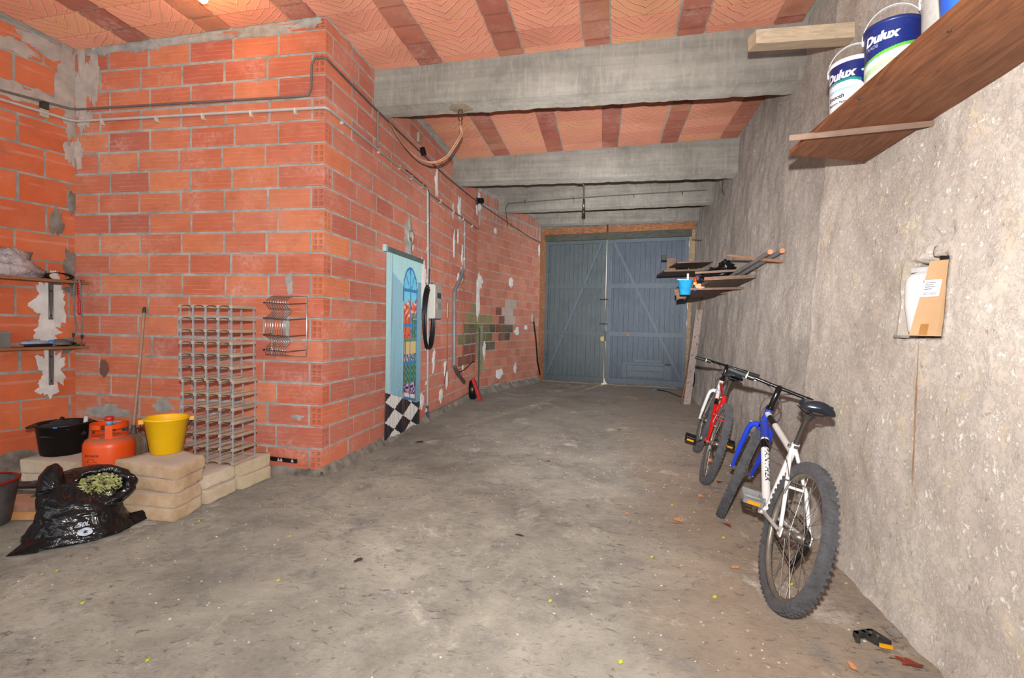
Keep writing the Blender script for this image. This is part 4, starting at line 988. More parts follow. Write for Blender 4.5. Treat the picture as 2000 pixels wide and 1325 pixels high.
for k, (quad, z0, z1, lab) in enumerate((
        (((-2.585, 2.86), (-2.595, 3.16), (-3.15, 3.16), (-3.15, 2.90)), .0, .095, 'pale stone slab, lower one of the pair just behind the stack with the yellow bucket'),
        (((-2.605, 2.87), (-2.61, 3.16), (-3.15, 3.16), (-3.15, 2.90)), .10, .192, 'pale stone slab, upper one of the pair just behind the stack with the yellow bucket'),
        (((-2.565, 3.165), (-2.565, 3.50), (-3.15, 3.50), (-3.15, 3.165)), .0, .10, 'yellow-stained stone slab, lower one at the back right under the wine rack'),
        (((-2.56, 3.165), (-2.57, 3.50), (-3.15, 3.50), (-3.15, 3.165)), .102, .195, 'yellow-stained stone slab, upper one at the back right under the wine rack'))):
    slab('stone_slab', quad, z0, z1, lab, 'stone slabs under the wine racks', 100 + 9 * k, ST2 if k < 2 else stone_mat('yellow_stained_stone', (176, 156, 122), (196, 178, 148), (206, 192, 168)))

# ---------------------------------------------------------------- wine racks
ZN = M('galvanised_strip', (172, 178, 186), .5, .1, .08, 20, .05)
def wine_rack(x0, z0, dz, lab, x1=-2.60, yf=3.115, yb=3.345, lean=0.0):
    t = thing('wine_rack', ((x0 + x1) / 2, (yf + yb) / 2, z0), lab, 'wine rack', 'stacked wine racks')
    nx = 4; dx = (x1 - x0) / nx
    sh = lambda z: (z - z0) * lean
    for i in range(nx + 1):
        x = x0 + i * dx
        for y, nm in ((yf, 'metal_strip'), (yb, 'metal_strip')):
            b = MB(); b.obox((x + sh(z0 + dz * 3), y, z0 + dz * 3 + .01), (.0025, 0, 0), (0, .0065, 0), (.0 + lean * dz * 3, 0, dz * 3 + .008)); b.build(nm, ZN, t)
        for j in range(7):
            z = z0 + j * dz + .012
            b = MB(); b.obox((x + sh(z), (yf + yb) / 2, z), (.0125, 0, 0), (0, (yb - yf) / 2 + .006, 0), (0, 0, .011), .0006); b.build('wooden_bar', WD_DOW, t)
    for j in range(7):
        z = z0 + j * dz + .012
        for y in (yf - .004, yb + .004):
            b = MB()
            for i in range(nx):
                xa, xb = x0 + i * dx + sh(z), x0 + (i + 1) * dx + sh(z)
                b.tube([(xa, y, z - .012), (xa + dx * .18, y, z - .001), (xa + dx * .3, y, z + .004), (xb - dx * .3, y, z + .004), (xb - dx * .18, y, z - .001), (xb, y, z - .012)], .0022, 5)
            b.build('cross_wire', ZN if y > yf else M('dark_wire', (70, 62, 58), .5, .4), t)
    return t
wine_rack(-3.02, .197, .0985, 'lower wooden and metal wine rack standing on the stone slabs')
wine_rack(-3.035, .803, .0885, 'upper dusty wine rack stacked on top of the other', x1=-2.612, lean=-.012)

# ---------------------------------------------------------------- bucket, gas bottle, tub
bk = thing('yellow_bucket', (-2.91, 2.87, .337), 'bright yellow plastic bucket standing on the stacked stone slabs', 'bucket')
YL = M('yellow_plastic', (250, 196, 22), .32, 0, .04, 8, .03)
o_ = (-2.91, 2.87, .337)
MB().lathe([(0, .0), (.088, .0), (.093, .004), (.126, .225), (.132, .228), (.136, .236), (.133, .243), (.126, .243), (.122, .235), (.090, .010), (0, .008)], o_, 48).build('body', YL, bk)
for sgn in (-1, 1):
    d = V((.65, .76, 0)) * sgn; MB().obox(V(o_) + d * .142 + V((0, 0, .222)), d * .014, V((-d.y, d.x, 0)) * .014, V((0, 0, .014))).build('handle_lug', M('pale_orange_lug', (244, 180, 70), .4), bk)
d = V((.65, .76, 0)); nn = V((-.76, .65, 0))
MB().tube([V(o_) + d * .147 * math.cos(a) + nn * (.135 * math.sin(a) + .0) + V((0, 0, .222 - .13 * math.sin(a))) for a in np.linspace(0, math.pi, 26)], .003, 6).build('wire_handle', M('dark_wire', (70, 62, 58), .5, .4), bk)
go = V((-3.52, 2.99, 0)); OR = M('orange_enamel', (250, 92, 30), .33, 0, .05, 6, .03)
gb = thing('gas_bottle', go, 'orange steel gas bottle standing on the floor between tub and stone slabs', 'gas bottle')
ORD = NT('dusty_orange_enamel'); gp = ORD.n('ShaderNodeNewGeometry'); sx = ORD.n('ShaderNodeSeparateXYZ'); ORD.l(gp.outputs['Normal'], sx.inputs[0]); wc_ = ORD.coord('World')
dm = ORD.math('MULTIPLY', ORD.ramp(sx.outputs[2], [(.25, 0.0), (.8, 1.0)]), ORD.ramp(ORD.noise(wc_, 18, 5, .7), [(.3, .25), (.6, .9)]))
ORDm = ORD.fin(ORD.mix(dm, s2l((250, 92, 30)), s2l((146, 118, 100))), .36, ORD.bump(ORD.noise(wc_, 60, 4), .08, .003))
MB().lathe([(0, .015), (.11, .015), (.14, .03), (.150, .06), (.152, .10), (.152, .325), (.149, .345), (.138, .368), (.112, .386), (.07, .396), (0, .40)], go, 56).build('body', ORDm, gb)
MB().lathe([(.12, .0), (.125, .0), (.125, .03), (.12, .03)], go, 40).build('foot_ring', OR, gb)
b = MB(); fc = math.atan2(-.65, .76)
def arcband(b, r, a0, a1, z0, z1, th=.006, n=24):
    return b.grid(n, 1, lambda u, v: go + V((math.cos(a0 + (a1 - a0) * u) * r, math.sin(a0 + (a1 - a0) * u) * r, z0 + (z1 - z0) * v))).grid(n, 1, lambda u, v: go + V((math.cos(a0 + (a1 - a0) * u) * (r - th), math.sin(a0 + (a1 - a0) * u) * (r - th), z0 + (z1 - z0) * v))).grid(n, 1, lambda u, v: go + V((math.cos(a0 + (a1 - a0) * u) * (r - th * v), math.sin(a0 + (a1 - a0) * u) * (r - th * v), z1))).grid(n, 1, lambda u, v: go + V((math.cos(a0 + (a1 - a0) * u) * (r - th * v), math.sin(a0 + (a1 - a0) * u) * (r - th * v), z0)))
arcband(b, .112, fc + .12, fc + 2 * math.pi - .5, .450, .482); arcband(b, .112, fc + .12, fc + 2 * math.pi - .5, .375, .398)
for a in (fc - .05, fc - 1.25, fc + 1.45, fc + 2.6, fc - 2.5): arcband(b, .113, a - .17, a + .17, .375, .482, .007, 6)
arcband(b, .113, fc - .16, fc + .16, .375, .482, .007, 6)
b.build('guard_ring', OR, gb)
vv = thing('valve', go, None); bpy.data.objects.remove(vv)
MB().lathe([(.02, .39), (.02, .43), (.028, .43), (.028, .44), (.018, .44), (.018, .47)], go, 20).build('valve', M('dark_iron', (74, 70, 68), .5, .4), gb)
MB().lathe([(0, .498), (.020, .498), (.020, .468), (0, .468)], go, 20).build('blue_collar', M('light_blue_cap', (120, 178, 206), .35), gb)
MB().tube([go + V((.01, .015, .48)), go + V((.04, .055, .485))], .005, 6).build('valve_lever', M('light_blue_cap', (120, 178, 206), .35), gb)
MB().lathe([(0, .530), (.022, .529), (.028, .522), (.028, .504), (.022, .497), (0, .497)], go, 22).build('red_cap', M('red_cap', (218, 48, 44), .4), gb)
def wrap(pts, c, r, a0, z, k=1.0, off=.0012):
    return [V((c[0] + math.cos(a0 + p.x / r) * (r + off), c[1] + math.sin(a0 + p.x / r) * (r + off), z + p.y * k)) for p in pts]
NVY = M('dark_purple_print', (70, 36, 66), .5)
a0 = math.radians(-81.5)
tv, tf = text_pts('BUCAVIDE', .021, .0006)
mw = max(p.x for p in tv)
MB().add(wrap([p - V((mw / 2, 0, 0)) for p in tv], go, .152, a0, .268), tf).build('printed_word', NVY, gb)
b = MB()
def arc_line(b, pts2, rr=.0011): b.tube(wrap([V((x, y, 0)) for x, y in pts2], go, .152, a0, .0, 1, .0008), rr, 5)
cxz = .225; r1 = .026
arc_line(b, [(r1 * math.cos(a), cxz + .004 + r1 * math.sin(a)) for a in np.linspace(0, math.pi, 16)]); arc_line(b, [(r1 * .8 * math.cos(a), cxz - .008 + r1 * .8 * math.sin(a)) for a in np.linspace(math.pi, 2 * math.pi, 16)])
for y in (.004, -.008): arc_line(b, [(-r1 if y > 0 else -r1 * .8, cxz + y), (0, cxz + y), (.038, cxz + y)])
arc_line(b, [(.038, cxz + .004), (.038, cxz - .008)]); arc_line(b, [(-r1, cxz + .004), (-r1 - .004, cxz + .010), (-r1 + .002, cxz + .018)])
b.build('printed_emblem', NVY, gb)
tb = thing('black_tub', (-4.05, 3.08, .203), 'wide black plastic mortar tub on two pale stone slabs', 'tub')
o_ = (-4.05, 3.08, .203)
BT = M('black_tub_plastic', (24, 23, 24), .42, 0, .15, 14, .05)
MB().lathe([(0, .0), (.125, .0), (.132, .005), (.158, .215), (.172, .222), (.178, .232), (.170, .238), (.156, .236), (.150, .22), (.128, .10), (0, .10)], o_, 48).build('body', BT, tb)
for s_ in (-1, 1):
    d = V((.66, .75, 0)) * s_; MB().tube([V(o_) + d * .172 + V((-.75 * s_, .66 * s_, 0)) * .05 + V((0, 0, .222)), V(o_) + d * .20 + V((0, 0, .215)), V(o_) + d * .172 - V((-.75 * s_, .66 * s_, 0)) * .05 + V((0, 0, .222))], .010, 8).build('handle', M('rust_stained_black', (74, 48, 40), .6), tb)
MB().obox(V(o_) + V((.110, -.138, .228)), (.010, .008, 0), (.003, -.004, 0), (0, 0, .006)).build('blue_tag', M('blue_tag', (50, 104, 170), .5), tb)
b = MB(); b.blob(V(o_) + V((0, 0, .17)), (.13, .13, .075), 4, .5, 3, 4); b.build('dark_rag', M('dark_rag', (48, 46, 50), .8, 0, .3, 20, .4), None, 'dark crumpled rag filling the black tub', 'rag')
MB().tube([V(o_) + V((-.02, -.02, .20)), V(o_) + V((-.03, .02, .27))], [.016, .013], 8).build('dark_handle', BLK, None, 'black handle sticking up out of the black tub', 'tool')  # only a dark handle, the tool below it is not built
MB().cyl(V(o_) + V((.08, .10, .20)), V(o_) + V((.085, .105, .27)), .016, .014, 12).build('loose_white_cap', M('white_cap', (226, 220, 214), .4), None, 'small white cap standing behind the rag in the black tub', 'container')  # a loose white cap

# ---------------------------------------------------------------- broom
br = thing('broom', (-3.75, 3.40, .0), 'upturned broom with a pale wooden handle leaning on the brick alcove wall', 'broom')
MB().tube([(-3.855, 3.58, 1.315), (-3.82, 3.51, .9), (-3.765, 3.40, .35)], [.0115, .012, .0125], 10).build('handle', M('pale_wood_handle', (176, 140, 118), .6), br)
MB().tube([(-3.857, 3.585, 1.345), (-3.855, 3.58, 1.33), (-3.853, 3.577, 1.295)], [.008, .014, .014], 10).build('green_cap', M('dark_green_cap', (44, 76, 54), .4), br)
MB().tube([(-3.768, 3.405, .37), (-3.764, 3.40, .33), (-3.762, 3.397, .30)], [.014, .02, .026], 10).build('ferrule', M('grey_ferrule', (86, 78, 74), .5), br)
b = MB()
for k in range(160):
    a = random.uniform(-.10, .10); q = random.uniform(-.035, .035)
    p0 = V((-3.762 + a * .22 * .65, 3.397 + a * .22 * .76, .31)); p1 = V((-3.755 + a * .65 + q * .76, 3.39 + a * .76 - q * .65, random.uniform(.10, .14)))
    b.tube([p0, (p0 + p1) / 2 + V((a * .1, a * .1, .01)), p1], .0028, 3, caps=False)
b.build('bristles', M('brown_bristles', (132, 106, 84), .8), br, kind='stuff')

# ---------------------------------------------------------------- chrome dish rack on the alcove wall
dr_ = thing('dish_rack', (-2.50, YF - .06, .96), 'chrome wire dish rack hung flat on the alcove brick wall', 'dish rack')
yw = YF - .016
MB().tube([(-2.650, yw, .972), (-2.650, yw, 1.448), (-2.645, yw, 1.453), (-2.345, yw, 1.453), (-2.34, yw, 1.448), (-2.34, yw, .972), (-2.345, yw, .966), (-2.645, yw, .966)], .0042, 7, closed=True).build('frame', CHR, dr_)
for z in (1.395, 1.272, 1.14, 1.02):
    MB().tube([(-2.648, yw - .004, z + .004), (-2.655, yw - .10, z + .002), (-2.642, yw - .118, z), (-2.44, yw - .118, z - .008), (-2.425, yw - .11, z - .008), (-2.342, yw - .002, z)], .0034, 6).build('cross_rod', M('dark_chrome', (120, 112, 108), .25, .9), dr_)
for k in range(9):
    x = -2.625 + .0215 * k
    MB().tube([(x + .01, yw - .0, 1.453), (x, yw - .05, 1.445), (x, yw - .095, 1.42), (x, yw - .113, 1.395), (x, yw - .08, 1.355), (x, yw - .022, 1.332), (x, yw - .07, 1.30), (x, yw - .113, 1.272), (x, yw - .116, 1.14), (x, yw - .03, 1.085), (x, yw - .10, 1.045), (x, yw - .113, 1.02), (x, yw - .11, .985), (x + .01, yw - .002, .966)], .0032, 5).build('plate_wire', CHR, dr_)
# black strip with clips low on the wall
bs = thing('hanging_strip', (-2.75, YF - .015, .11), 'black rail with small white clips fixed low on the alcove wall behind the wine rack', 'rail')
MB().obox((-2.76, YF - .012, .118), (.34, 0, -.010), (0, .008, 0), (0, 0, .016)).build('strip', BLK, bs)
for x in (-2.86, -2.745, -2.665, -2.58, -2.555, -2.455):
    MB().add([(x - .012, YF - .022, .100), (x + .012, YF - .022, .100), (x, YF - .026, .128), (x - .01, YF - .018, .104), (x + .01, YF - .018, .104), (x, YF - .018, .126)], [(0, 1, 2), (3, 5, 4), (0, 2, 5, 3), (1, 4, 5, 2), (0, 3, 4, 1)]).build('clip', M('white_clip', (222, 216, 204), .4), bs)
# grey stone left of the bottle and rubble on the alcove ledge
MB().blob((-3.98, 3.50, .30), (.10, .07, .05), 4, .4, 3, 9).build('rubble_stone', MO_D, None, 'grey mortar-crusted stone behind the gas bottle against the wall', 'stone')
b = MB(); b.box(-4.35, -3.70, 3.44, 3.62, .0, .26, .006); b.build('cement_ledge', MO_D, None, 'rough cement ledge along the alcove wall behind the gas bottle', 'ledge')

# ---------------------------------------------------------------- black rubbish sack
bo = V((-3.0, 2.35, 0)); E1 = V((.63, .78, 0)).normalized(); E2 = V((.78, -.63, 0)).normalized()
prof = [(.0, -.19, .24, .25, -.16), (.02, -.225, .27, .29, -.18), (.07, -.185, .225, .255, -.18), (.14, -.165, .20, .225, -.17), (.20, -.165, .215, .195, -.15), (.26, -.165, .225, .15, -.13), (.315, -.14, .19, .08, -.11), (.335, -.05, .06, .0, -.05)]
def bag_pt(th, t):
    i = min(int(t), len(prof) - 2); f_ = t - i
    z, l, r, fr, bk_ = [prof[i][k] * (1 - f_) + prof[i + 1][k] * f_ for k in range(5)]
    c, s_ = math.cos(th), math.sin(th)
    ex = .75
    cx2 = math.copysign(abs(c) ** ex, c); sx2 = math.copysign(abs(s_) ** ex, s_)
    a = cx2 * (r if c > 0 else -l); bb = sx2 * (fr if s_ > 0 else -bk_)
    wr = .010 * nz((a * 2, bb * 2, z * 3), 7, 4) + .007 * abs(nz((th * 2, z * 9, 2), 2.4, 3))
    k = 1 + wr / .2 * (.2 if t < .5 else 1)
    z2 = z * (1 + .06 * nz((a, bb, 9), 6)) - (.30 * bb * max(0, (t - 3) / 4) if t > 3 else 0)
    return bo + E1 * a * k + E2 * bb * k + V((0, 0, max(.003, z2)))
BG = NT('black_bin_liner'); wc_ = BG.coord('World')
ns = BG.math('ADD', BG.noise(wc_, 7, 3, .5, 2.5), BG.math('MULTIPLY', BG.noise(wc_, 20, 3, .5, 1.5), .3))
BGm = BG.fin(s2l((20, 19, 23)), .20, BG.bump(ns, .55, .03), 0, .6)
bag = thing('rubbish_sack', bo, 'full black plastic rubbish sack with leaves at its open mouth', 'rubbish bag')
b = MB(); nT = 110
b.grid(nT, 70, lambda u, v: bag_pt(2 * math.pi * u, v * 7))
b.add([bag_pt(2 * math.pi * k / nT, 7) for k in range(nT)], [tuple(range(nT))]); b.build('sack', BGm, bag)
mc = V((-2.862, 2.375, .262)); mn = (E2 * .78 + V((0, 0, .62))).normalized(); mu = (V((0, 0, 1)) - mn * mn.z).normalized()
def collar(u, v):
    a = 2 * math.pi * u; q = 2 * math.pi * v
    big = .132 + .012 * nz((math.cos(a), math.sin(a), 3), 2.0, 3); sm_ = (.024 + .008 * math.cos(a)) * (1 + .35 * nz((math.cos(a) * 2, math.sin(a) * 2, math.cos(q)), 1.8, 2))
    rad = E1 * math.cos(a) * big * 1.05 + mu * math.sin(a) * big * .80
    return mc + rad + rad.normalized() * sm_ * math.cos(q) + mn * (sm_ * 1.2 * math.sin(q) - .012)
MB().grid(110, 18, collar).build('rolled_mouth', BGm, bag)
b = MB(); b.tube([bo + E1 * -.10 + E2 * .02 + V((0, 0, .27)), bo + E1 * -.105 + E2 * .0 + V((0, 0, .34)), bo + E1 * -.09 + E2 * -.01 + V((0, 0, .385)), bo + E1 * -.085 + E2 * -.01 + V((0, 0, .405))], [.07, .055, .035, .008], 12)
for k in range(len(b.v)): b.v[k] = b.v[k] + E2 * .01 * nz(tuple(b.v[k]), 20)
b.build('tied_ear', BGm, bag)
b = MB(); b.add([bo + E1 * .20 + E2 * .06 + V((0, 0, .06)), bo + E1 * .33 + E2 * .05 + V((0, 0, .065)), bo + E1 * .35 + E2 * .06 + V((0, 0, .015)), bo + E1 * .22 + E2 * .16 + V((0, 0, .004)), bo + E1 * .30 + E2 * .09 + V((0, 0, .03)), bo + E1 * .30 + E2 * -.02 + V((0, 0, .004))], [(0, 1, 4), (1, 2, 4), (4, 2, 3), (0, 4, 3), (0, 5, 1), (1, 5, 2)], True); b.build('corner_flap', BGm, bag)
b = MB(); b.add([bo + E1 * -.18 + E2 * .14 + V((0, 0, .06)), bo + E1 * -.27 + E2 * .24 + V((0, 0, .012)), bo + E1 * -.15 + E2 * .27 + V((0, 0, .006)), bo + E1 * -.08 + E2 * .24 + V((0, 0, .07)), bo + E1 * -.255 + E2 * .20 + V((0, 0, .004))], [(0, 1, 3), (1, 2, 3), (0, 4, 1)], True); b.build('corner_flap', BGm, bag)
b = MB(); LF = M('pale_green_cuttings', (178, 178, 118), .6, 0, .35, 30, .1)
for k in range(420):
    a = random.uniform(0, 2 * math.pi); q = math.sqrt(random.random())
    c = mc + E1 * .100 * q * math.cos(a) + mu * .078 * q * math.sin(a) + mn * (random.uniform(-.02, .012) + .022 * (1 - q) + .004)
    d1_ = V((random.gauss(0, 1), random.gauss(0, 1), random.gauss(0, .5))).normalized() * random.uniform(.010, .022); d2_ = d1_.cross(V((random.gauss(0, 1), random.gauss(0, 1), random.gauss(0, 1)))).normalized() * random.uniform(.005, .011)
    m_ = V((0, 0, random.uniform(.001, .006)))
    b.add([c - d1_, c - d2_ + m_, c + d1_, c + d2_ + m_, c - m_], [(0, 1, 4), (1, 2, 4), (2, 3, 4), (3, 0, 4)])
b.build('garden_cuttings', LF, bag, kind='stuff')
WPR = M('white_print', (196, 206, 226), .4)
tv, tf = text_pts('50L', .032, .001, .25)
def onbag(p, th0, t0): return bag_pt(th0 - p.x / .25, t0 + p.y / .075) + E2 * .008 + V((0, 0, .003))
MB().add([onbag(p, 1.58, 2.35) for p in tv], tf).build('printed_number', WPR, bag)
b = MB(); nr_ = 30
for k in range(nr_):
    a, a2 = 2 * math.pi * k / nr_, 2 * math.pi * (k + 1) / nr_
    for (ra, rb_) in ((.010, .026),):
        P4 = [V((ra * math.cos(a), ra * math.sin(a), 0)), V((rb_ * math.cos(a), rb_ * math.sin(a), 0)), V((rb_ * math.cos(a2), rb_ * math.sin(a2), 0)), V((ra * math.cos(a2), ra * math.sin(a2), 0))]
        b.add([onbag(p + V((.03, -.005, 0)), 1.58, 1.95) for p in P4], [(0, 1, 2, 3)])
b.build('printed_ring', WPR, bag)

# ---------------------------------------------------------------- things at the far left on the floor
gk = thing('grey_bucket', (-3.60, 2.30, 0), 'dirty grey bucket with a red rim cut off by the left edge', 'bucket')
o_ = (-3.60, 2.28, .0)
MB().lathe([(0, .0), (.12, .0), (.13, .01), (.165, .25), (.17, .26), (.160, .26), (.12, .02), (0, .02)], o_, 36).build('body', M('dirty_grey_plastic', (92, 90, 92), .55, 0, .25, 12, .2), gk)
MB().lathe([(.158, .255), (.172, .255), (.175, .266), (.165, .272), (.155, .266)], o_, 36).build('red_rim', M('dark_red_rim', (150, 34, 30), .4), gk)
MB().obox((-3.62, 2.52, .045), V((.22, .05, 0)), V((-.03, .10, 0)), (0, 0, .028), .004).build('terracotta_slab', M('worn_terracotta', (176, 132, 108), .8, 0, .2, 14, .3), None, 'worn terracotta slab lying on the floor left of the black rubbish sack', 'slab')
MB().obox((-3.50, 2.40, .02), V((.20, .06, 0)), V((-.006, .02, 0)), (0, 0, .018), .002).build('timber_strip', M('orange_timber_strip', (198, 144, 92), .7), None, 'orange timber strip along the front of the terracotta slab', 'timber')
MB().obox((-3.78, 2.72, .05), V((.25, .09, .01)), V((-.02, .05, 0)), (0, 0, .02), .003).build('old_plank', WD_OLD, None, 'old grey plank on the floor behind the terracotta slab', 'plank')
MB().obox((-3.75, 2.82, .02), V((.25, .10, .0)), V((-.02, .05, 0)), (0, 0, .018), .003).build('old_plank', WD_PALE, None, 'pale plank lying deepest behind the terracotta slab', 'plank')
MB().tube([(-3.95, 2.60, .11), (-3.62, 2.66, .125), (-3.35, 2.74, .15)], [.024, .024, .022], 12).build('dark_pipe', M('dark_brown_grey_pipe', (72, 60, 56), .4), None, 'dark brown and grey pipe lying across the planks left of the rubbish sack', 'pipe')
MB().tube([(-3.72, 2.645, .122), (-3.45, 2.705, .14)], .0255, 12).build('pipe_sleeve', M('blue_grey_sleeve', (92, 100, 108), .45), None, 'blue grey sleeve round the dark pipe left of the rubbish sack', 'pipe')
MB().tube(hermite([(-4.0, 2.64, .09), (-3.8, 2.66, .075), (-3.62, 2.70, .08), (-3.5, 2.78, .10), (-3.42, 2.86, .12)]), .009, 8).build('grey_hose', M('pale_grey_hose', (150, 148, 146), .45), None, 'thin pale grey hose under the dark pipe at the left', 'hose')
b = MB()
for k in range(5): b.tube([(-3.60 + .02 * k + .012 * math.sin(a * 2), 2.56 + .01 * k + .015 * math.cos(a * 3 + k), .08 + .006 * math.sin(a)) for a in np.linspace(0, 3, 8)], .0035, 5)
b.build('green_string', M('green_twine', (34, 130, 92), .5), None, 'scrap of green string on the terracotta slab', 'string')

# ---------------------------------------------------------------- bicycles leaning on the right wall
TYR = M('dusty_tyre_rubber', (78, 76, 78), .75, 0, .2, 25, .2); RIM = M('dull_rim', (150, 140, 128), .4, .5, .12, 20, .08); SPK = M('spoke_steel', (190, 188, 184), .3, .85, .05)
GLB = M('gloss_black', (20, 20, 22), .18, 0, .1); RUB = M('rubber_grip', (36, 36, 38), .6); GRYP = M('grey_plastic', (150, 150, 150), .4)
def bike(name, label, pr_, colF, colH, colFork, tubeW, is_near):
    X0, Y0, yaw, lean, dl, htu, htv, fk, stm, bbu, bbv, stu, stv, sdl = pr_
    fw = V((-math.sin(yaw), math.cos(yaw), 0)); rt = V((math.cos(yaw), math.sin(yaw), 0))
    up = V((0, 0, 1)) * math.cos(lean) + rt * math.sin(lean); lf = up.cross(fw)
    o0 = V((X0, Y0, 0)); R = .335
    def P(u, v, w_=0): return o0 + fw * u + up * v + lf * w_
    th = math.radians(71); A = fw * -math.cos(th) + up * math.sin(th); B = fw * math.sin(th) + up * math.cos(th)
    Bs = B * math.cos(dl) + lf * math.sin(dl); Ls = lf * math.cos(dl) - B * math.sin(dl)
    def S(a, b_, w_=0): return P(htu, htv) + A * a + Bs * b_ + Ls * w_
    t = thing(name, o0 + V((0, 0, 0)), label, 'bicycle')
    FR = M(name + label[:8] + 'frame', colF, .25, 0, .05, 12, .02, 70, .3); HD = M(name + label[:8] + 'head', colH, .25, 0, .05, 12, .02, 70, .3); FK = M(name + label[:8] + 'fork', colFork, .25, 0, .05, 12, .02, 70, .3)
    def wheel(nm, Cc, E1_, E2_, W_, rear):
        K = 96; b = MB(); pro = [(.285, .017), (.300, .025), (.318, .027), (.330, .019), (.334, .006), (.334, -.006), (.330, -.019), (.318, -.027), (.300, -.025), (.285, -.017)]
        vs = [Cc + (E1_ * math.cos(2 * math.pi * k / K) + E2_ * math.sin(2 * math.pi * k / K)) * r + W_ * w_ for k in range(K) for r, w_ in pro]; n_ = len(pro)
        b.add(vs, [(k * n_ + j, k * n_ + j + 1, ((k + 1) % K) * n_ + j + 1, ((k + 1) % K) * n_ + j) for k in range(K) for j in range(n_ - 1)], True)
        # tread knobs
        def knob(a, w_, r, la, lw, hh):
            c, s_ = math.cos(a), math.sin(a); rad = E1_ * c + E2_ * s_; tan = E2_ * c - E1_ * s_
            b.obox(Cc + rad * r + W_ * w_, tan * la, W_ * lw, rad * hh)
        for k in range(66):
            a = 2 * math.pi * k / 66
            knob(a, .008, .336, .007, .005, .0042); knob(a, -.008, .336, .007, .005, .0042)
            a += math.pi / 66
            for s_ in (-1, 1):
                knob(a, .0225 * s_, .3275, .006, .0055, .006)
        wh = thing_child(nm, t)
        ty = b.build('tyre', TYR, wh)
        b = MB(); pro = [(.288, .013), (.276, .012), (.270, .006), (.270, -.006), (.276, -.012), (.288, -.013)]; n_ = 6
        vs = [Cc + (E1_ * math.cos(2 * math.pi * k / K) + E2_ * math.sin(2 * math.pi * k / K)) * r + W_ * w_ for k in range(K) for r, w_ in pro]
        b.add(vs, [(k * n_ + j, k * n_ + j + 1, ((k + 1) % K) * n_ + j + 1, ((k + 1) % K) * n_ + j) for k in range(K) for j in range(n_ - 1)], True); b.build('rim', RIM, wh)
        b = MB(); b.tube([Cc + W_ * q for q in (.055, .052, .034, .033, .028, .026, -.026, -.028, -.033, -.034, -.052, -.055)], [.008, .015, .016, .027, .027, .018, .018, .027, .027, .016, .015, .008], 16); b.tube([Cc + W_ * .075, Cc - W_ * .075], .006, 8)
        b.build('hub', M('hub_metal', (170, 164, 150), .3, .8), wh)
        for k in range(32):
            s_ = 1 if k % 2 else -1; a = 2 * math.pi * k / 32; a2 = a + (.9 if (k // 2) % 2 else -.9)
            p = Cc + (E1_ * math.cos(a2) + E2_ * math.sin(a2)) * .024 + W_ * .031 * s_; q = Cc + (E1_ * math.cos(a) + E2_ * math.sin(a)) * .272 + W_ * .002 * s_
            MB().tube([p, q], .0013, 4, caps=False).build('spoke', SPK, wh)
        return wh
    def thing_child(nm, par):
        o = bpy.data.objects.new(nm, None); C.objects.link(o); o.parent = par; WM[o] = WM[par]; o.empty_display_size = .05; return o
    wr_ = wheel('rear_wheel', P(0, R), fw, up, lf, True)
    Fx = S(-fk, .045)
    wf_ = wheel('front_wheel', Fx, Bs, A, Ls, False)
    # frame
    b = MB(); BBp = P(bbu, bbv); ST = P(stu, stv); SD = (ST - BBp).normalized()
    htop, hbot = S(.155, 0), S(.03, 0)
    b.tube([S(.055, 0) - fw * .01, BBp], [tubeW, tubeW], 14)
    b.tube([S(.115, 0) - fw * .01, P(stu, stv) - SD * .045], [tubeW * .82, tubeW * .75], 14)
    b.tube([BBp, ST], [.0165, .0165], 14)
    b.tube([P(bbu, bbv, .036), P(bbu, bbv, -.036)], .021, 14)
    for s_ in (-1, 1):
        b.tube([ST - SD * .03 + lf * .012 * s_, P(stu * .42, R + (stv - R) * .47, .045 * s_), P(.012, R + .02, .062 * s_)], [.0095, .0095, .008], 10)
        b.tube([P(bbu - .02, bbv, .018 * s_), P(bbu - .12, bbv + .01, .035 * s_), P(.01, R - .004, .062 * s_)], [.011, .0105, .009], 10)
        b.obox(P(0.0, R, .063 * s_), fw * .018, up * .022, lf * .003)
    b.tube([P(stu * .42, R + (stv - R) * .50, .04), P(stu * .42, R + (stv - R) * .50, -.04)], .007, 8)
    b.tube([ST - SD * .025, ST + SD * .006], .0195, 14)
    fr = b.build('frame', FR, t)
    b = MB(); b.tube([hbot, htop], .0205, 14); b.tube([S(.055, 0) - fw * .012, (S(.055, 0) - fw * .01).lerp(BBp, .22)], tubeW + .0006, 14); b.build('head_tube', HD, t)
    b = MB()
    b.tube([(S(.055, 0) - fw * .01).lerp(BBp, .24), (S(.055, 0) - fw * .01).lerp(BBp, .34)], tubeW + .001, 14); b.build('dark_band', GLB, t)
    if is_near:
        # outlined lettering running down the tube, and the dark wedge on the top tube
        p0, p1 = (S(.055, 0) - fw * .01).lerp(BBp, .34), (S(.055, 0) - fw * .01).lerp(BBp, .72); dd = (p1 - p0).normalized(); L_ = (p1 - p0).length
        toC = (V((0, 0, 1.25)) - p0); toC = (toC - dd * toC.dot(dd)).normalized(); sd_ = dd.cross(toC)
        tv, tf = text_pts('PANTHER', .052, .0008)
        mw = max(p.x for p in tv)
        def onT(p, rot=.55):
            a = (p.y - .018) / (tubeW + .001) * .8 + rot
            return p0 + dd * (p.x / mw * L_) + (toC * math.cos(a) - sd_ * math.sin(a)) * (tubeW + .0014)
        MB().add([onT(p) for p in tv], tf).build('frame_lettering', GLB, t)
        q0, q1 = S(.115, 0) - fw * .01, P(stu, stv) - SD * .045
        MB().tube([q0.lerp(q1, .12), q0.lerp(q1, .34), q0.lerp(q1, .62)], [tubeW * .83, tubeW * .82, tubeW * .30], 14).build('dark_band', GLB, t)
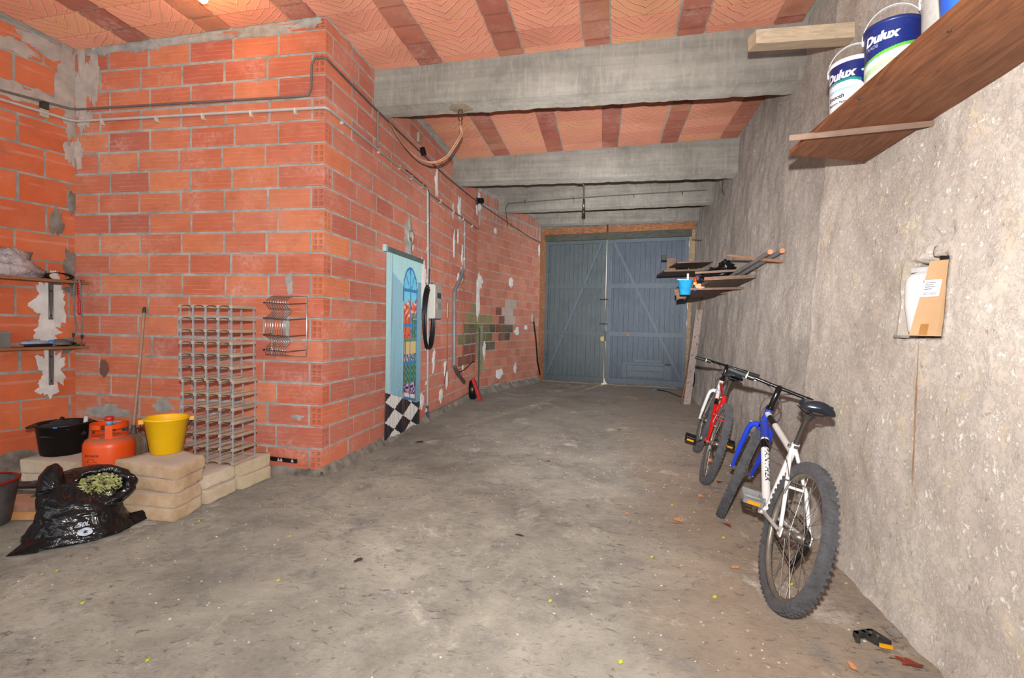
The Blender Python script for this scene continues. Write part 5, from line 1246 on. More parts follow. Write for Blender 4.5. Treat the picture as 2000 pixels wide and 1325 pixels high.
        MB().obox(ST - SD * .01 - fw * .022, fw * .002, SD * .008, lf * .011).build('badge', M('grey_badge', (92, 86, 84), .5), t)
    # fork
    b = MB(); b.tube([S(-.0, 0), S(.03, 0)], .02, 12)
    for s_ in (-1, 1):
        b.tube([S(.022, .0, 0), S(.018, .006, .038 * s_), S(-.005, .010, .060 * s_), S(-.05, .014, .066 * s_), S(-.20, .025, .066 * s_), S(-.25, .03, .066 * s_)], [.018, .018, .017, .016, .0155, .0155], 12)
        b.tube([S(-.23, .03, .066 * s_), S(-fk, .045, .062 * s_)], [.0125, .011], 10)
    b.build('fork', FK, t)
    for q in (.15, .02): MB().tube([S(q, 0), S(q + .014, 0)], .024, 14).build('headset', GLB, t)
    b = MB(); b.tube([S(.16, 0), S(stm - .02, .0), S(stm, .03), S(stm, .06)], [.0155, .016, .018, .018], 12); b.build('stem', GLB, t)
    b = MB(); ends = [S(stm, .04, .29), S(stm + .006, .045, .14), S(stm + .0, .06, .04), S(stm + .0, .06, -.04), S(stm + .006, .045, -.14), S(stm, .04, -.29)]
    b.tube(ends, .0112, 10); b.build('handlebar', GLB, t)
    for s_ in (-1, 1):
        MB().tube([S(stm, .04, .297 * s_), S(stm, .041, .20 * s_)], [.0165, .0155], 12).build('grip', RUB, t)
        MB().tube([S(stm + .001, .041, .198 * s_), S(stm + .001, .041, .190 * s_)], .0175, 14).build('white_ring', M('cream_ring', (222, 214, 190), .4), t)
        MB().tube([S(stm + .001, .041, .188 * s_), S(stm + .002, .042, .150 * s_)], .0185, 14).build('gear_shifter', BLK, t)
        b = MB(); b.tube([S(stm, .045, .14 * s_), S(stm - .01, .075, .145 * s_), S(stm - .022, .085, .17 * s_), S(stm - .03, .08, .255 * s_)], [.010, .008, .0055, .005], 8); b.build('brake_lever', M('dull_steel', (150, 148, 146), .38, .8), t)
    # saddle and post
    SP = ST + SD * sdl
    MB().tube([ST, SP - SD * .02], .0132, 12).build('seat_post', M('dark_satin_post', (96, 88, 84), .35, .6), t)
    b = MB(); b.tube([SP - SD * .035, SP - SD * .005], [.022, .026], 12); b.tube([SP + lf * .03 - SD * .01, SP - lf * .03 - SD * .01], .012, 8)
    for s_ in (-1, 1): b.tube([SP + lf * .022 * s_ + fw * .11 + up * .015, SP + lf * .022 * s_ - SD * .005, SP + lf * .03 * s_ - fw * .07 + up * .005, SP + lf * .045 * s_ - fw * .10 + up * .02], .0045, 6)
    b.build('saddle_clamp', M('dark_iron', (74, 70, 68), .5, .4), t)
    def sad(u, v):
        a = 2 * math.pi * v; L1 = -.125 + .27 * u
        wd = .078 * (1 - .78 * max(0, min(1, (u - .18) / .55)) ** .8) * math.sqrt(max(0, 1 - ((.12 - u) / .12) ** 2 if u < .12 else 1)) * math.sqrt(max(0.0, 1 - ((u - .92) / .08) ** 2 if u > .92 else 1))
        hgt = .034 * (1 - .3 * u) * (math.sqrt(max(0, 1 - ((.10 - u) / .10) ** 2)) if u < .1 else math.sqrt(max(0, 1 - ((u - .9) / .1) ** 2)) if u > .9 else 1)
        y = math.cos(a) * wd; z = math.sin(a) * hgt if math.sin(a) > 0 else math.sin(a) * hgt * .75
        return SP + fw * L1 + lf * y + up * (.032 + z + .010 * (1 - u) - .012 * (abs(y) / .08) ** 2 * 1.5)
    MB().grid(28, 26, sad).build('saddle', M('navy_black_saddle', (40, 44, 54), .25), t)
    # drivetrain
    b = MB(); rc = P(bbu, bbv, -.045)
    K = 60
    for (ro, ri, w_) in ((.085, .066, -.050), (.062, .044, -.043)):
        vs = []
        for k in range(K * 2):
            a = math.pi * k / K; r2_ = ro + (.004 if k % 4 < 2 else -.002)
            vs += [P(bbu + math.cos(a) * r2_, bbv + math.sin(a) * r2_, w_), P(bbu + math.cos(a) * ri, bbv + math.sin(a) * ri, w_)]
        b.add(vs, [(2 * k, 2 * k + 1, (2 * k + 3) % (4 * K), (2 * k + 2) % (4 * K)) for k in range(2 * K)])
    for k in range(5): a = 2 * math.pi * k / 5; b.beam(P(bbu, bbv, -.052), P(bbu + .07 * math.cos(a), bbv + .07 * math.sin(a), -.050), .014, .005, lf)
    b.build('chainring', M('dark_iron', (74, 70, 68), .5, .4), t)
    ca = math.radians(150 if is_near else -20)
    for s_ in (-1, 1):
        dx, dz = math.cos(ca) * .17 * s_, math.sin(ca) * .17 * s_
        e = P(bbu + dx, bbv + dz, .082 * s_)
        MB().beam(P(bbu, bbv, .066 * s_), P(bbu + dx * 1.03, bbv + dz * 1.03, .076 * s_), .024, .012, tuple(lf)).build('crank', GRYP, t)
        pd = thing_child('pedal', t); pc = P(bbu + dx, bbv + dz, .135 * s_); PM = GRYP if is_near else BLK
        b = MB(); tl_ = fw * math.cos(.35) + up * math.sin(.35); tu = up * math.cos(.35) - fw * math.sin(.35)
        for q in (-1, 1): b.obox(pc + tl_ * .042 * q, tl_ * .006, lf * .046, tu * .013); b.obox(pc + lf * .043 * q, tl_ * .044, lf * .005, tu * .011)
        b.tube([pc - lf * .044, pc + lf * .044], .009, 8)
        b.build('body', PM, pd)
        for q in (-1, 1): MB().obox(pc + tl_ * .050 * q, tl_ * .003, lf * .030, tu * .008).build('reflector', M('amber_reflector', (250, 168, 30), .25), pd)
    b = MB(); cass = P(0, R, -.045)
    for k, r_ in enumerate((.045, .038, .031, .025)): b.tube([P(0, R, -.036 - .006 * k), P(0, R, -.039 - .006 * k)], r_, 22)
    b.build('cassette', M('dark_iron', (74, 70, 68), .5, .4), t)
    b = MB(); dp = P(.03, R - .12, -.055)
    b.beam(P(0, R - .03, -.06), P(.02, R - .07, -.062), .03, .018, tuple(lf)); b.beam(P(.02, R - .07, -.058), P(.055, R - .155, -.055), .022, .006, tuple(lf)); b.beam(P(.02, R - .07, -.048), P(.055, R - .155, -.045), .022, .006, tuple(lf))
    b.tube([P(.02, R - .075, -.058), P(.02, R - .075, -.045)], .018, 12); b.tube([P(.055, R - .15, -.058), P(.055, R - .15, -.045)], .018, 12); b.build('derailleur', BLK, t)
    b = MB(); pts = [P(bbu, bbv + .085, -.05), P(bbu * .5, (bbv + R) / 2 + .063, -.05), P(0, R + .04, -.048), P(-.038, R, -.048), P(.0, R - .055, -.05), P(.035, R - .085, -.05), P(.045, R - .155, -.05), P(.07, R - .155, -.05), P(bbu - .02, bbv - .083, -.05), P(bbu + .06, bbv - .06, -.05), P(bbu + .088, bbv, -.05), P(bbu + .05, bbv + .075, -.05)]
    b.tube(hermite(pts + [pts[0]], 4), .0042, 5); b.build('chain', M('dark_chain', (58, 54, 50), .5, .5), t)
    # brakes
    for nm, base, a1, b1, w1, cen in (('rear_brake', None, P(stu * .42, R + (stv - R) * .44), None, fw, None), ('front_brake', None, S(-.055, .052), None, Bs, None)):
        b = MB(); c = a1; sv = lf if nm == 'rear_brake' else Ls; uv = up if nm == 'rear_brake' else A
        off = -fw * .022 if nm == 'rear_brake' else Bs * .0
        for s_ in (-1, 1):
            b.tube([c + sv * .05 * s_ + off - uv * .05, c + sv * .055 * s_ + off, c + sv * .045 * s_ + off + uv * .055], [.006, .0055, .004], 7)
            b.obox(c + sv * .032 * s_ + off - uv * .035, (fw if nm == 'rear_brake' else Bs) * .022, uv * .006, sv * .006)
            b.tube([c + sv * .055 * s_ + off - uv * .04, c + sv * .028 * s_ + off - uv * .036], .004, 6)
        b.tube([c + sv * .075 + off + uv * .056, c - sv * .05 + off + uv * .050], .0028, 5)
        b.build(nm, STL, t)
    b = MB()
    for k, (s_, q) in enumerate(((1, .06), (-1, .07), (1, .10), (-1, .11))):
        b.tube(hermite([S(stm - .01, .06, .15 * s_), S(stm - .03, .10 + q * .3, .08 * s_), S(stm - .10, .08 + q * .5, -.02 * s_), S(.14, .06 + q * .4, -.055 * s_), S(.09, .0, -.035 * s_), P(htu - .10, htv - .0, .02 * s_)], 6), .0024, 5)
    b.tube(hermite([S(.09, -.02, .03), P(.62, .62, .035), ST - SD * .07 + lf * .03, P(stu * .5, R + (stv - R) * .62, .04)], 6), .0022, 5)
    b.build('cables', M('grey_brown_cable', (92, 80, 76), .5), t)
    b = MB(); b.cyl(P(stu, stv, .018) - SD * .012, P(stu, stv, .032) - SD * .012, .008, n=8); b.beam(P(stu, stv, .028) - SD * .012, P(stu - .035, stv, .034) - SD * .012, .010, .005, tuple(up)); b.build('quick_release', STL, t)
    if not is_near:
        rl = ST - SD * .10 - fw * .055
        MB().obox(rl, fw * .008, lf * .026, up * .024).build('rear_reflector', M('amber_reflector', (250, 168, 30), .25), t)
        MB().obox(rl + fw * .012, fw * .008, lf * .034, up * .032).build('reflector_housing', M('red_reflector', (216, 30, 22), .3), t)
        MB().obox(P(0, R, 0) + fw * .0 - up * .14, fw * .003, up * .012, lf * .012).build('wheel_reflector', M('orange_reflector', (236, 110, 40), .3), t)
    return t
bike('bicycle', 'white mountain bicycle with blue fork nearest the camera, leaning on the right wall', (.798, 2.401, -.043, .256, -.335, .927, .651, .358, .28, .406, .296, .318, .694, .183), (244, 244, 242), (44, 66, 176), (32, 66, 200), .0225, True)
bike('bicycle', 'red bicycle with white fork behind the white one, leaning on the right wall', (.847, 4.214, -.122, .268, -.021, .903, .651, .345, .282, .416, .269, .346, .692, .166), (206, 26, 24), (232, 230, 228), (238, 236, 232), .018, False)

# ---------------------------------------------------------------- upper right shelf with paint cans
def board(poly, th, jit=0): return MB().prism(poly, (0, 0, th))
zb = 2.185
sh = thing('wall_shelf', (1.2, 2.3, zb), 'rough brown plank shelf high on the right wall holding paint tubs', 'shelf')
b = MB(); b.prism([(.955, 2.85, zb), (1.00, 1.2, zb), (1.40, 1.2, zb), (1.395, 3.02, zb)], (0, 0, .024)); b.build('plank', WD_SH, sh)
b = MB(); b.tube([(.865, 2.585, 2.178), (1.15, 2.52, 2.176), (1.50, 2.455, 2.173)], [.013, .0155, .012], 10); b.build('support_bar', M('grey_brown_stick', (134, 108, 92), .7), sh)
for p in ((1.05, 2.70), (.99, 2.20), (1.03, 1.75)): MB().cyl((p[0], p[1], 2.181), (p[0], p[1], 2.187), .006, n=8).build('nail_head', M('dark_iron', (74, 70, 68), .5, .4), sh)
tsb = MB(); tsb.obox((1.20, 3.44, 3.115), V((.30, .03, .012)), V((-.01, .05, 0)), (0, 0, .044), .003); tsb.build('timber_stub', WD_PALE, None, 'pale timber stub sticking out of the right wall under the nearest beam', 'timber')
# paint tubs
def can_paint(kind):
    def f_(a, v):   # a: angle in radians from the label centre, v 0..1 height
        x = a / 1.25
        if kind == 0:
            navy, teal = (30, 38, 104), (32, 140, 130)
            d = math.hypot((x + .35) / 1.0, (v - .10) / .62) if x > -.35 else math.hypot(0, (v - .10) / .62)
            if v > .97: return (238, 236, 234)
            q = (abs((x + .35) / .95) ** 2.6 + abs((v - .14) / .50) ** 2.6) if x > -.35 else abs((v - .14) / .50) ** 2.6
            if q < 1 and x > -1.3:
                if v < .16 and x < -.35: return (120, 160, 220)
                return (246, 246, 244)
            if q < 1.25 and x < .25 and v > .5: return teal
            return navy
        navy, green = (28, 44, 116), (104, 188, 66)
        top = .60 + .10 * x
        if v > .97: return (36, 50, 120)
        if v > top: return navy
        if v > top - .05: return green
        if abs(v - (.40 + .1 * x)) < .05 and x < .1: return (188, 220, 170)
        return (244, 246, 244)
    return f_
def paint_tub(c, r, h, kind, lab, ang, words):
    t = thing('paint_tub', c, lab, 'paint tub', 'paint tubs on the upper right shelf')
    c = V(c); n_, m_ = 120, 110; b = MB(); cols = []; f_ = can_paint(kind) if kind is not None else (lambda a, v: (200, 196, 190))
    for i in range(n_):
        for j in range(m_):
            a0, a1 = 2 * math.pi * i / n_, 2 * math.pi * (i + 1) / n_; z0, z1 = h * j / m_, h * (j + 1) / m_
            rr = lambda z: r * (.93 + .07 * z / h)
            b.add([c + V((math.cos(a) * rr(z), math.sin(a) * rr(z), z)) for a, z in ((a0, z0), (a1, z0), (a1, z1), (a0, z1))], [(0, 1, 2, 3)], True)
            am = (a0 + a1) / 2 - ang; am = (am + math.pi) % (2 * math.pi) - math.pi
            cols.append(f_(am, (j + .5) / m_))
    o = b.build('body', vcol_mat('tub_print', .35, .02) if 'tub_print' not in bpy.data.materials else bpy.data.materials['tub_print'], t); add_cols(o, cols)
    WT = M('white_tub_plastic', (234, 232, 228), .35, 0, .04)
    MB().lathe([(r * .99, h - .004), (r * 1.04, h - .004), (r * 1.05, h + .010), (r * .97, h + .012), (r * .93, h + .004), (0, h + .004)], c, 48).build('lid', WT if kind != 1 else M('navy_lid', (34, 48, 112), .35), t)
    MB().lathe([(0, .0), (r * .93, .0), (r * .93, .003)], c, 48).build('base', WT, t)
    ax = V((math.cos(ang + 1.5), math.sin(ang + 1.5), 0)); tow = V((math.cos(ang), math.sin(ang), 0))
    pts = [c + ax * (r * 1.05) * math.cos(q) + V((0, 0, h - .015 + .125 * math.sin(q))) - tow * .02 * math.sin(q) for q in np.linspace(-.1, math.pi + .1, 30)]
    b = MB(); wv = tow * .007
    vs = []
    for p in pts: vs += [p - wv, p + wv]
    for p in pts:
        d_ = (p - c - V((0, 0, h))).normalized() * .003; vs += [p - wv + d_, p + wv + d_]
    N_ = len(pts)
    for k in range(N_ - 1): b.add([vs[2 * k], vs[2 * k + 1], vs[2 * k + 3], vs[2 * k + 2], vs[2 * N_ + 2 * k], vs[2 * N_ + 2 * k + 1], vs[2 * N_ + 2 * k + 3], vs[2 * N_ + 2 * k + 2]], [(0, 1, 2, 3), (4, 7, 6, 5), (0, 4, 5, 1), (3, 2, 6, 7), (1, 5, 6, 2), (0, 3, 7, 4)])
    b.build('handle', WT, t)
    for s_ in (-1, 1): MB().cyl(c + ax * r * 1.0 * s_ + V((0, 0, h - .02)), c + ax * r * 1.07 * s_ + V((0, 0, h - .02)), .011, n=10).build('handle_boss', WT, t)
    for (txt, size, x0, z, colr, bold, shr) in words:
        tv, tf = text_pts(txt, size, bold, shr); mw = max(p.x for p in tv)
        mt = M('print_' + '_'.join(map(str, colr)), colr, .4, 0, .01, 5, .0)
        MB().add([c + V((math.cos(ang + (p.x + x0) / r) * (r * (.93 + .07 * (z + p.y) / h) + .0012), math.sin(ang + (p.x + x0) / r) * (r * (.93 + .07 * (z + p.y) / h) + .0012), z + p.y)) for p in tv], tf).build('printed_word', mt, t)
    return t
wcol = (244, 244, 246)
zt = zb + .0245
paint_tub((1.095, 2.50, zt), .092, .245, 0, 'navy and white paint tub nearest the shelf tip, white swing handle', -1.95, [
    ('Dulux', .052, -.128, .172, wcol, .0022, .2), ('TRADE', .018, -.122, .150, (150, 156, 180), .0004, 0), ('WEATHERSHIELD', .0165, -.118, .118, (96, 182, 222), .0004, 0), ('Smooth', .026, -.118, .088, (38, 40, 60), .0008, .1), ('Masonry Paint', .016, -.118, .064, (38, 40, 60), .0004, .1), ('.', .09, .022, .185, (170, 210, 226), 0, 0)])
paint_tub((1.115, 2.235, zt), .092, .25, 1, 'navy and white paint tub with a green band, second from the shelf tip', -2.0, [
    ('Dulux', .048, -.105, .185, wcol, .0022, .2), ('TRADE', .018, -.105, .165, (150, 156, 180), .0004, 0), ('WEATHERSHIELD', .017, -.085, .115, (150, 186, 196), .0002, 0)])
paint_tub((1.19, 2.00, zt), .092, .245, None, 'plain grey paint tub third from the shelf tip, mostly hidden by the plank', -2.0, [])
b = MB(); b.lathe([(.095, .0), (.11, .20), (.116, .205), (.11, .21), (.09, .01)], (1.085, 1.70, zt), 36); bb = b.build('blue_bucket', M('bright_blue_plastic', (46, 106, 220), .35), None, 'bright blue bucket on the upper right shelf at the top edge of the view', 'bucket')

# ---------------------------------------------------------------- niche things
nb = thing('white_bottle', (1.43, 2.50, 1.238), 'glossy white plastic bottle standing in the wall niche', 'bottle')
ty, tx = V((-.30, .95, 0)).normalized(), V((-.95, -.30, 0)).normalized()
nbm = MB(); c0 = V((1.425, 2.495, 1.242))
def bot(u, v):
    a = 2 * math.pi * u; z = v * .285
    k = 1 if v < .82 else math.sqrt(max(0, 1 - ((v - .82) / .18) ** 2)) * .5 + .5
    k *= (.74 + .26 * min(1, v / .5)) * (min(1, v / .04) ** .3 if v < .04 else 1)
    ca_, sa_ = math.cos(a), math.sin(a)
    return c0 + ty * math.copysign(abs(ca_) ** .45, ca_) * .082 * k + tx * math.copysign(abs(sa_) ** .6, sa_) * .05 * k + V((0, 0, z))
nbm.grid(48, 30, bot); nbm.add([bot(k / 48, 1) for k in range(48)], [tuple(range(48))]); nbm.build('body', M('glossy_white', (240, 240, 240), .25, 0, .02, 5, .01), nb)
MB().obox(c0 + V((0, 0, .295)), ty * .052, tx * .03, V((0, 0, .010))).build('top_cap', M('white_cap_grey_edge', (214, 214, 212), .3), nb)
MB().obox(c0 + tx * .0545 + ty * -.055 + V((0, 0, .215)), ty * .020, tx * .002, V((0, 0, .026))).build('magenta_label', M('dark_magenta', (150, 34, 96), .4), nb)
kb = thing('cardboard_box', (1.36, 2.36, 1.242), 'tall slim brown cardboard box leaning in the wall niche', 'box')
KB = M('cardboard', (198, 160, 120), .75, 0, .05, 10, .08)
bs_ = V((1.36, 2.365, 1.242)); lean_ = V((.06, .0, .998)).normalized()
kx = V((-.86, -.50, 0)).normalized(); ky = V((-.50, .86, 0)).normalized()
def kq(a, b_, h): return bs_ + ky * a + kx * b_ + V((.035 * h / .31, -.022 * h / .31 * 1.0, h))
def kbox(b, a0, a1, b0, b1, h0, h1, tp=.0):
    q = [kq(a, b_, h) for h in (h0, h1) for a, b_ in ((a0, b0), (a1, b0), (a1, b1), (a0, b1))]
    return b.add(q, [(0, 3, 2, 1), (4, 5, 6, 7), (0, 1, 5, 4), (1, 2, 6, 5), (2, 3, 7, 6), (3, 0, 4, 7)])
b = MB(); hh = .315
q = [kq(-.055, -.05, 0), kq(.045, -.05, 0), kq(.045, .045, 0), kq(-.055, .045, 0), kq(-.040, -.04, hh), kq(.035, -.04, hh), kq(.035, .028, hh), kq(-.040, .028, hh)]
b.add(q, [(0, 3, 2, 1), (4, 5, 6, 7), (0, 1, 5, 4), (1, 2, 6, 5), (2, 3, 7, 6), (3, 0, 4, 7)]); b.build('carton', KB, kb)
f2 = lambda a, h, o=.001: kq(.045 + (.035 - .045) * h / hh - (.100 - .025 * h / hh) * a, .045 + (.028 - .045) * h / hh + o, h)
b = MB(); b.add([f2(.02, .165), f2(.80, .165), f2(.80, .235), f2(.02, .235)], [(0, 1, 2, 3)]); b.build('address_label', M('white_label', (226, 228, 232), .5, 0, .02), kb)
b = MB()
for k in range(26):
    a = .10 + k * .024; b.add([f2(a, .172, .0018), f2(a + random.choice((.008, .014)), .172, .0018), f2(a + .008, .186, .0018), f2(a, .186, .0018)], [(0, 1, 2, 3)])
for k in range(4):
    h_ = .195 + .009 * k; b.add([f2(.10, h_, .0018), f2(.45 + .1 * (k % 2), h_, .0018), f2(.45 + .1 * (k % 2), h_ + .003, .0018), f2(.10, h_ + .003, .0018)], [(0, 1, 2, 3)])
b.build('label_print', M('grey_print', (120, 124, 136), .6), kb)
b = MB(); b.add([f2(.35, .004), f2(.68, .004), f2(.66, .05), f2(.35, .05)], [(0, 1, 2, 3)]); b.build('tape', M('brown_tape', (178, 128, 74), .35), kb)
kk = thing('black_bottle', (1.425, 2.325, 1.24), 'black bottle with a glossy top behind the cardboard box in the niche', 'bottle')
MB().lathe([(0, .0), (.030, .0), (.032, .01), (.032, .27), (.030, .30), (.027, .305), (.027, .375), (.022, .385), (0, .385)], (1.405, 2.335, 1.24), 28).build('body', M('black_plastic', (30, 29, 30), .35), kk)
MB().cyl((1.405, 2.335, 1.585), (1.405, 2.335, 1.605), .0285, .0285, 24).build('glossy_band', M('grey_gloss_cap', (96, 100, 104), .15), kk)
MB().obox((1.375, 2.545, 1.236), (.03, 0, 0), (0, .04, 0), (0, 0, .006), .003).build('loose_stone', MO_D, None, 'flat grey stone at the foot of the white bottle in the niche', 'stone')
MB().patch((rwx(2.30, .9) - .045, 2.34, .88), (0, 1, 0), (0, 0, 1), (-1, 0, 0), .006, .25, .001, 4, .8, 5, 60).build('brown_crack', M('brown_crack_stain', (150, 116, 84), .9), None, 'thin brown vertical crack below the wall niche', 'crack')

# ---------------------------------------------------------------- far shelf on the right wall
s2 = thing('wall_shelf', (1.3, 6.4, 1.78), 'splintered dark plank shelf on bars, farther along the right wall', 'shelf')
b = MB(); b.obox((1.325, 6.35, 1.76), V((.215, 0, .012)), V((-.03, .85, -.045)), (0, 0, .018)); b.build('plank', WD_OLD, s2)
b = MB(); b.obox((1.30, 5.52, 1.802), V((.24, 0, .013)), V((0, .012, 0)), (0, 0, .017)); b.build('end_batten', WD_SH, s2)
for y in (6.1, 6.9): MB().tube([(1.02, y, 1.725), (1.62, y, 1.74)], .013, 8).build('support_bar', M('grey_brown_stick', (134, 108, 92), .7), s2)
b = MB()
for k in range(9): b.obox((1.06 + .02 * random.random(), 6.95 + .05 * k, 1.74 + random.uniform(-.04, .05)), V((.05, 0, random.uniform(-.02, .02))), V((0, .035, random.uniform(-.02, .02))), (0, 0, .025), .01)
b.build('splintered_end', M('crumbled_wood', (142, 112, 84), .85, 0, .2, 30, .4), s2)
MB().tube([(.98, 5.60, 1.862), (1.58, 5.52, 1.89)], .012, 8).build('cross_stick', M('grey_brown_stick', (134, 108, 92), .7), None, 'grey stick lying across the front of the far right shelf', 'stick')
MB().tube([(1.20, 5.15, 1.985), (1.40, 4.85, 1.905), (1.50, 4.55, 1.845)], [.010, .013, .013], 8).build('thin_stick', M('brown_stick', (150, 108, 80), .7), None, 'long thin brown stick slanting off the far right shelf towards the camera', 'stick')
for k, dy in enumerate((0, .05)):
    tb_ = thing('plastic_pipe', (1.45, 5.0, 1.9), ('grey pipe with an orange end on the far right shelf, nearer the camera', 'grey pipe with an orange end on the far right shelf, against the wall')[k], 'pipe', 'pipes on the far right shelf')
    p, q = V((1.40 + .075 * k, 4.55 - .06 * k, 1.925)), V((1.35 + .075 * k, 6.2, 1.80))
    MB().cyl(p, q, .018, n=12).build('tube', M('grey_pvc', (150, 148, 152), .35), tb_); MB().cyl(p - V((0, .01, 0)), p + V((0, .004, 0)), .022, n=14).build('orange_cap', M('orange_clay_end', (214, 142, 104), .6), tb_)
bb_ = MB(); bb_.blob((1.26, 5.95, 1.84), (.16, .26, .10), 4, .5, 3, 6, -.045); bb_.blob((1.33, 5.78, 1.92), (.09, .11, .08), 4, .6, 3, 12); bb_.blob((1.32, 5.76, 2.0), (.02, .02, .03), 3, .3, 3, 2)
bb_.build('black_bag', M('gloss_black_bag', (22, 22, 24), .25, 0, .2, 20, .5), None, 'knotted black plastic bag lying on the far right shelf', 'bag')
bl_ = thing('blue_pot', (1.0, 6.2, 1.8), 'small bright blue plastic bucket hanging at the tip of the far right shelf', 'bucket')
o_ = (.985, 6.25, 1.665)
MB().lathe([(0, .0), (.058, .0), (.062, .004), (.088, .165), (.094, .168), (.092, .176), (.084, .176), (.058, .008)], o_, 32).build('body', M('sky_blue_plastic', (44, 152, 204), .4), bl_)
MB().obox(V(o_) + V((-.04, -.04, .180)), V((.062, .012, 0)), V((-.003, .014, 0)), (0, 0, .004)).build('white_scraper', M('white_cap', (226, 220, 214), .4), bl_)
MB().obox(V(o_) + V((.015, -.07, .195)), (.010, 0, 0), (0, .006, 0), (0, 0, .055)).build('white_stick', M('white_cap', (226, 220, 214), .4), bl_)
sp = thing('spray_bottle', (1.12, 6.35, 1.78), 'small dark bottle with red cap and yellow blue label beside the blue bucket', 'bottle')
MB().cyl((1.115, 6.35, 1.72), (1.115, 6.35, 1.76), .022).build('blue_band', M('vivid_blue', (40, 90, 220), .4), sp); MB().cyl((1.115, 6.35, 1.76), (1.115, 6.35, 1.795), .022).build('body', BLK, sp)
MB().cyl((1.115, 6.35, 1.795), (1.115, 6.35, 1.825), .022).build('yellow_band', M('yellow_band', (210, 190, 50), .4), sp); MB().cyl((1.115, 6.35, 1.825), (1.115, 6.35, 1.875), .020, .016).build('red_cap', M('red_cap', (218, 48, 44), .4), sp)
MB().blob((1.12, 6.05, 1.755), (.05, .04, .03), 3, .3, 3, 2).build('pink_block', M('pinkish_block', (214, 158, 130), .7), None, 'small pinkish block on the edge of the far right shelf', 'block')
s3 = thing('wall_shelf', (1.45, 9.3, 2.2), 'small dark shelf of two boards high on the right wall close to the doors', 'shelf')
b = MB(); b.obox((1.45, 8.75, 2.345), V((.28, 0, .01)), V((-.02, .35, 0)), (0, 0, .012)); b.build('upper_board', WD_OLD, s3)
b = MB(); b.obox((1.30, 8.9, 2.22), V((.32, 0, .01)), V((-.02, .40, 0)), (0, 0, .014)); b.build('lower_board', WD_OLD, s3)
MB().box(1.12, 1.26, 9.1, 9.2, 2.24, 2.50).build('small_box', M('brown_carton', (150, 118, 92), .8), None, 'small brown carton on the dark shelf beside the doors', 'box')
MB().box(1.02, 1.11, 9.1, 9.16, 2.47, 2.56).build('black_box', BLK, None, 'small black box on the dark shelf beside the doors', 'box')
# leaning boards beside the doors
b = MB(); b.beam((1.345, 8.62, 0), (1.77, 9.35, 1.86), .07, .022, (1, 0, 0)); b.build('leaning_plank', WD_V2, None, 'narrow brown plank leaning on the right wall beside the doors', 'plank')
b = MB(); L0, L1 = V((1.425, 8.55, .0)), V((1.70, 9.20, 1.60)); dd = (L1 - L0)
b.grid(1, 26, lambda u, v: L0 + dd * v + V((-.055 + .11 * u + .006 * nz((u, v * 12, 1), 2), -.02, 0)) ); b.grid(1, 26, lambda u, v: L0 + dd * v + V((-.055 + .11 * u + .006 * nz((u, v * 12, 1), 2), .02, 0)))
for u in (0, 1): b.grid(1, 26, lambda a, v: L0 + dd * v + V((-.055 + .11 * u + .006 * nz((u, v * 12, 1), 2), -.02 + .04 * a, 0)))
lp = b.build('leaning_plank', WD_V, None, 'wide pale weathered board leaning on the right wall beside the doors', 'plank')
for k, f_ in enumerate((.33, .5, .62, .70, .22)): MB().patch(L0 + dd * f_ + V((random.uniform(-.03, .03), -.0225, 0)), (1, 0, 0), dd.normalized(), (0, -1, 0), .009, .02, .001, k, .3, n=12).build('knot', M('brown_knot', (140, 90, 64), .8), lp)
b = MB(); b.tube(hermite([(1.60, 9.6, .02), (1.70, 9.5, .25), (1.66, 9.3, .48), (1.60, 9.2, .30), (1.55, 9.15, .06), (1.45, 9.3, .02), (1.30, 10.0, .02), (1.12, 10.2, .02)], 8), .010, 6); b.build('black_hose', BLK, None, 'thin black hose looped behind the leaning boards by the doors', 'hose')
MB().tube([(1.12, 10.2, .02), (1.04, 10.22, .02)], .018, 8).build('blue_nozzle', M('light_blue_nozzle', (70, 150, 200), .4), None, 'small blue hose end on the floor before the right door', 'nozzle')
MB().tube([(1.62, 9.3, .35), (1.60, 9.15, .55), (1.63, 9.1, .62)], .022, 8).build('black_rod', BLK, None, 'short black rod behind the leaning boards by the doors', 'rod')
for k in range(1): MB().tube(hermite([(1.66 + .0 * k, 9.0 - .05 * k, 1.62), (1.63, 8.98 - .05 * k, 1.50 - .03 * k), (1.66, 9.02 - .04 * k, 1.40)], 6), .004, 5).build('hanging_wire', M('dull_steel', (150, 148, 146), .38, .8), None, 'bent grey wire hanging on the right wall above the leaning boards', 'wire')
MB().tube([(1.83, 9.9, 2.95), (1.62, 9.7, 2.93)], .006, 5).build('rusty_rod', RU, None, 'thin rusty rod sticking out of the right wall near the doors', 'rod')
MB().tube([(1.60, 7.25, 3.34), (1.585, 7.23, 3.22), (1.60, 7.2, 3.12)], .004, 5).build('hanging_wire', M('thin_dark_string', (70, 64, 60), .8), None, 'thin dark wire hanging from the second beam at the right wall', 'wire')

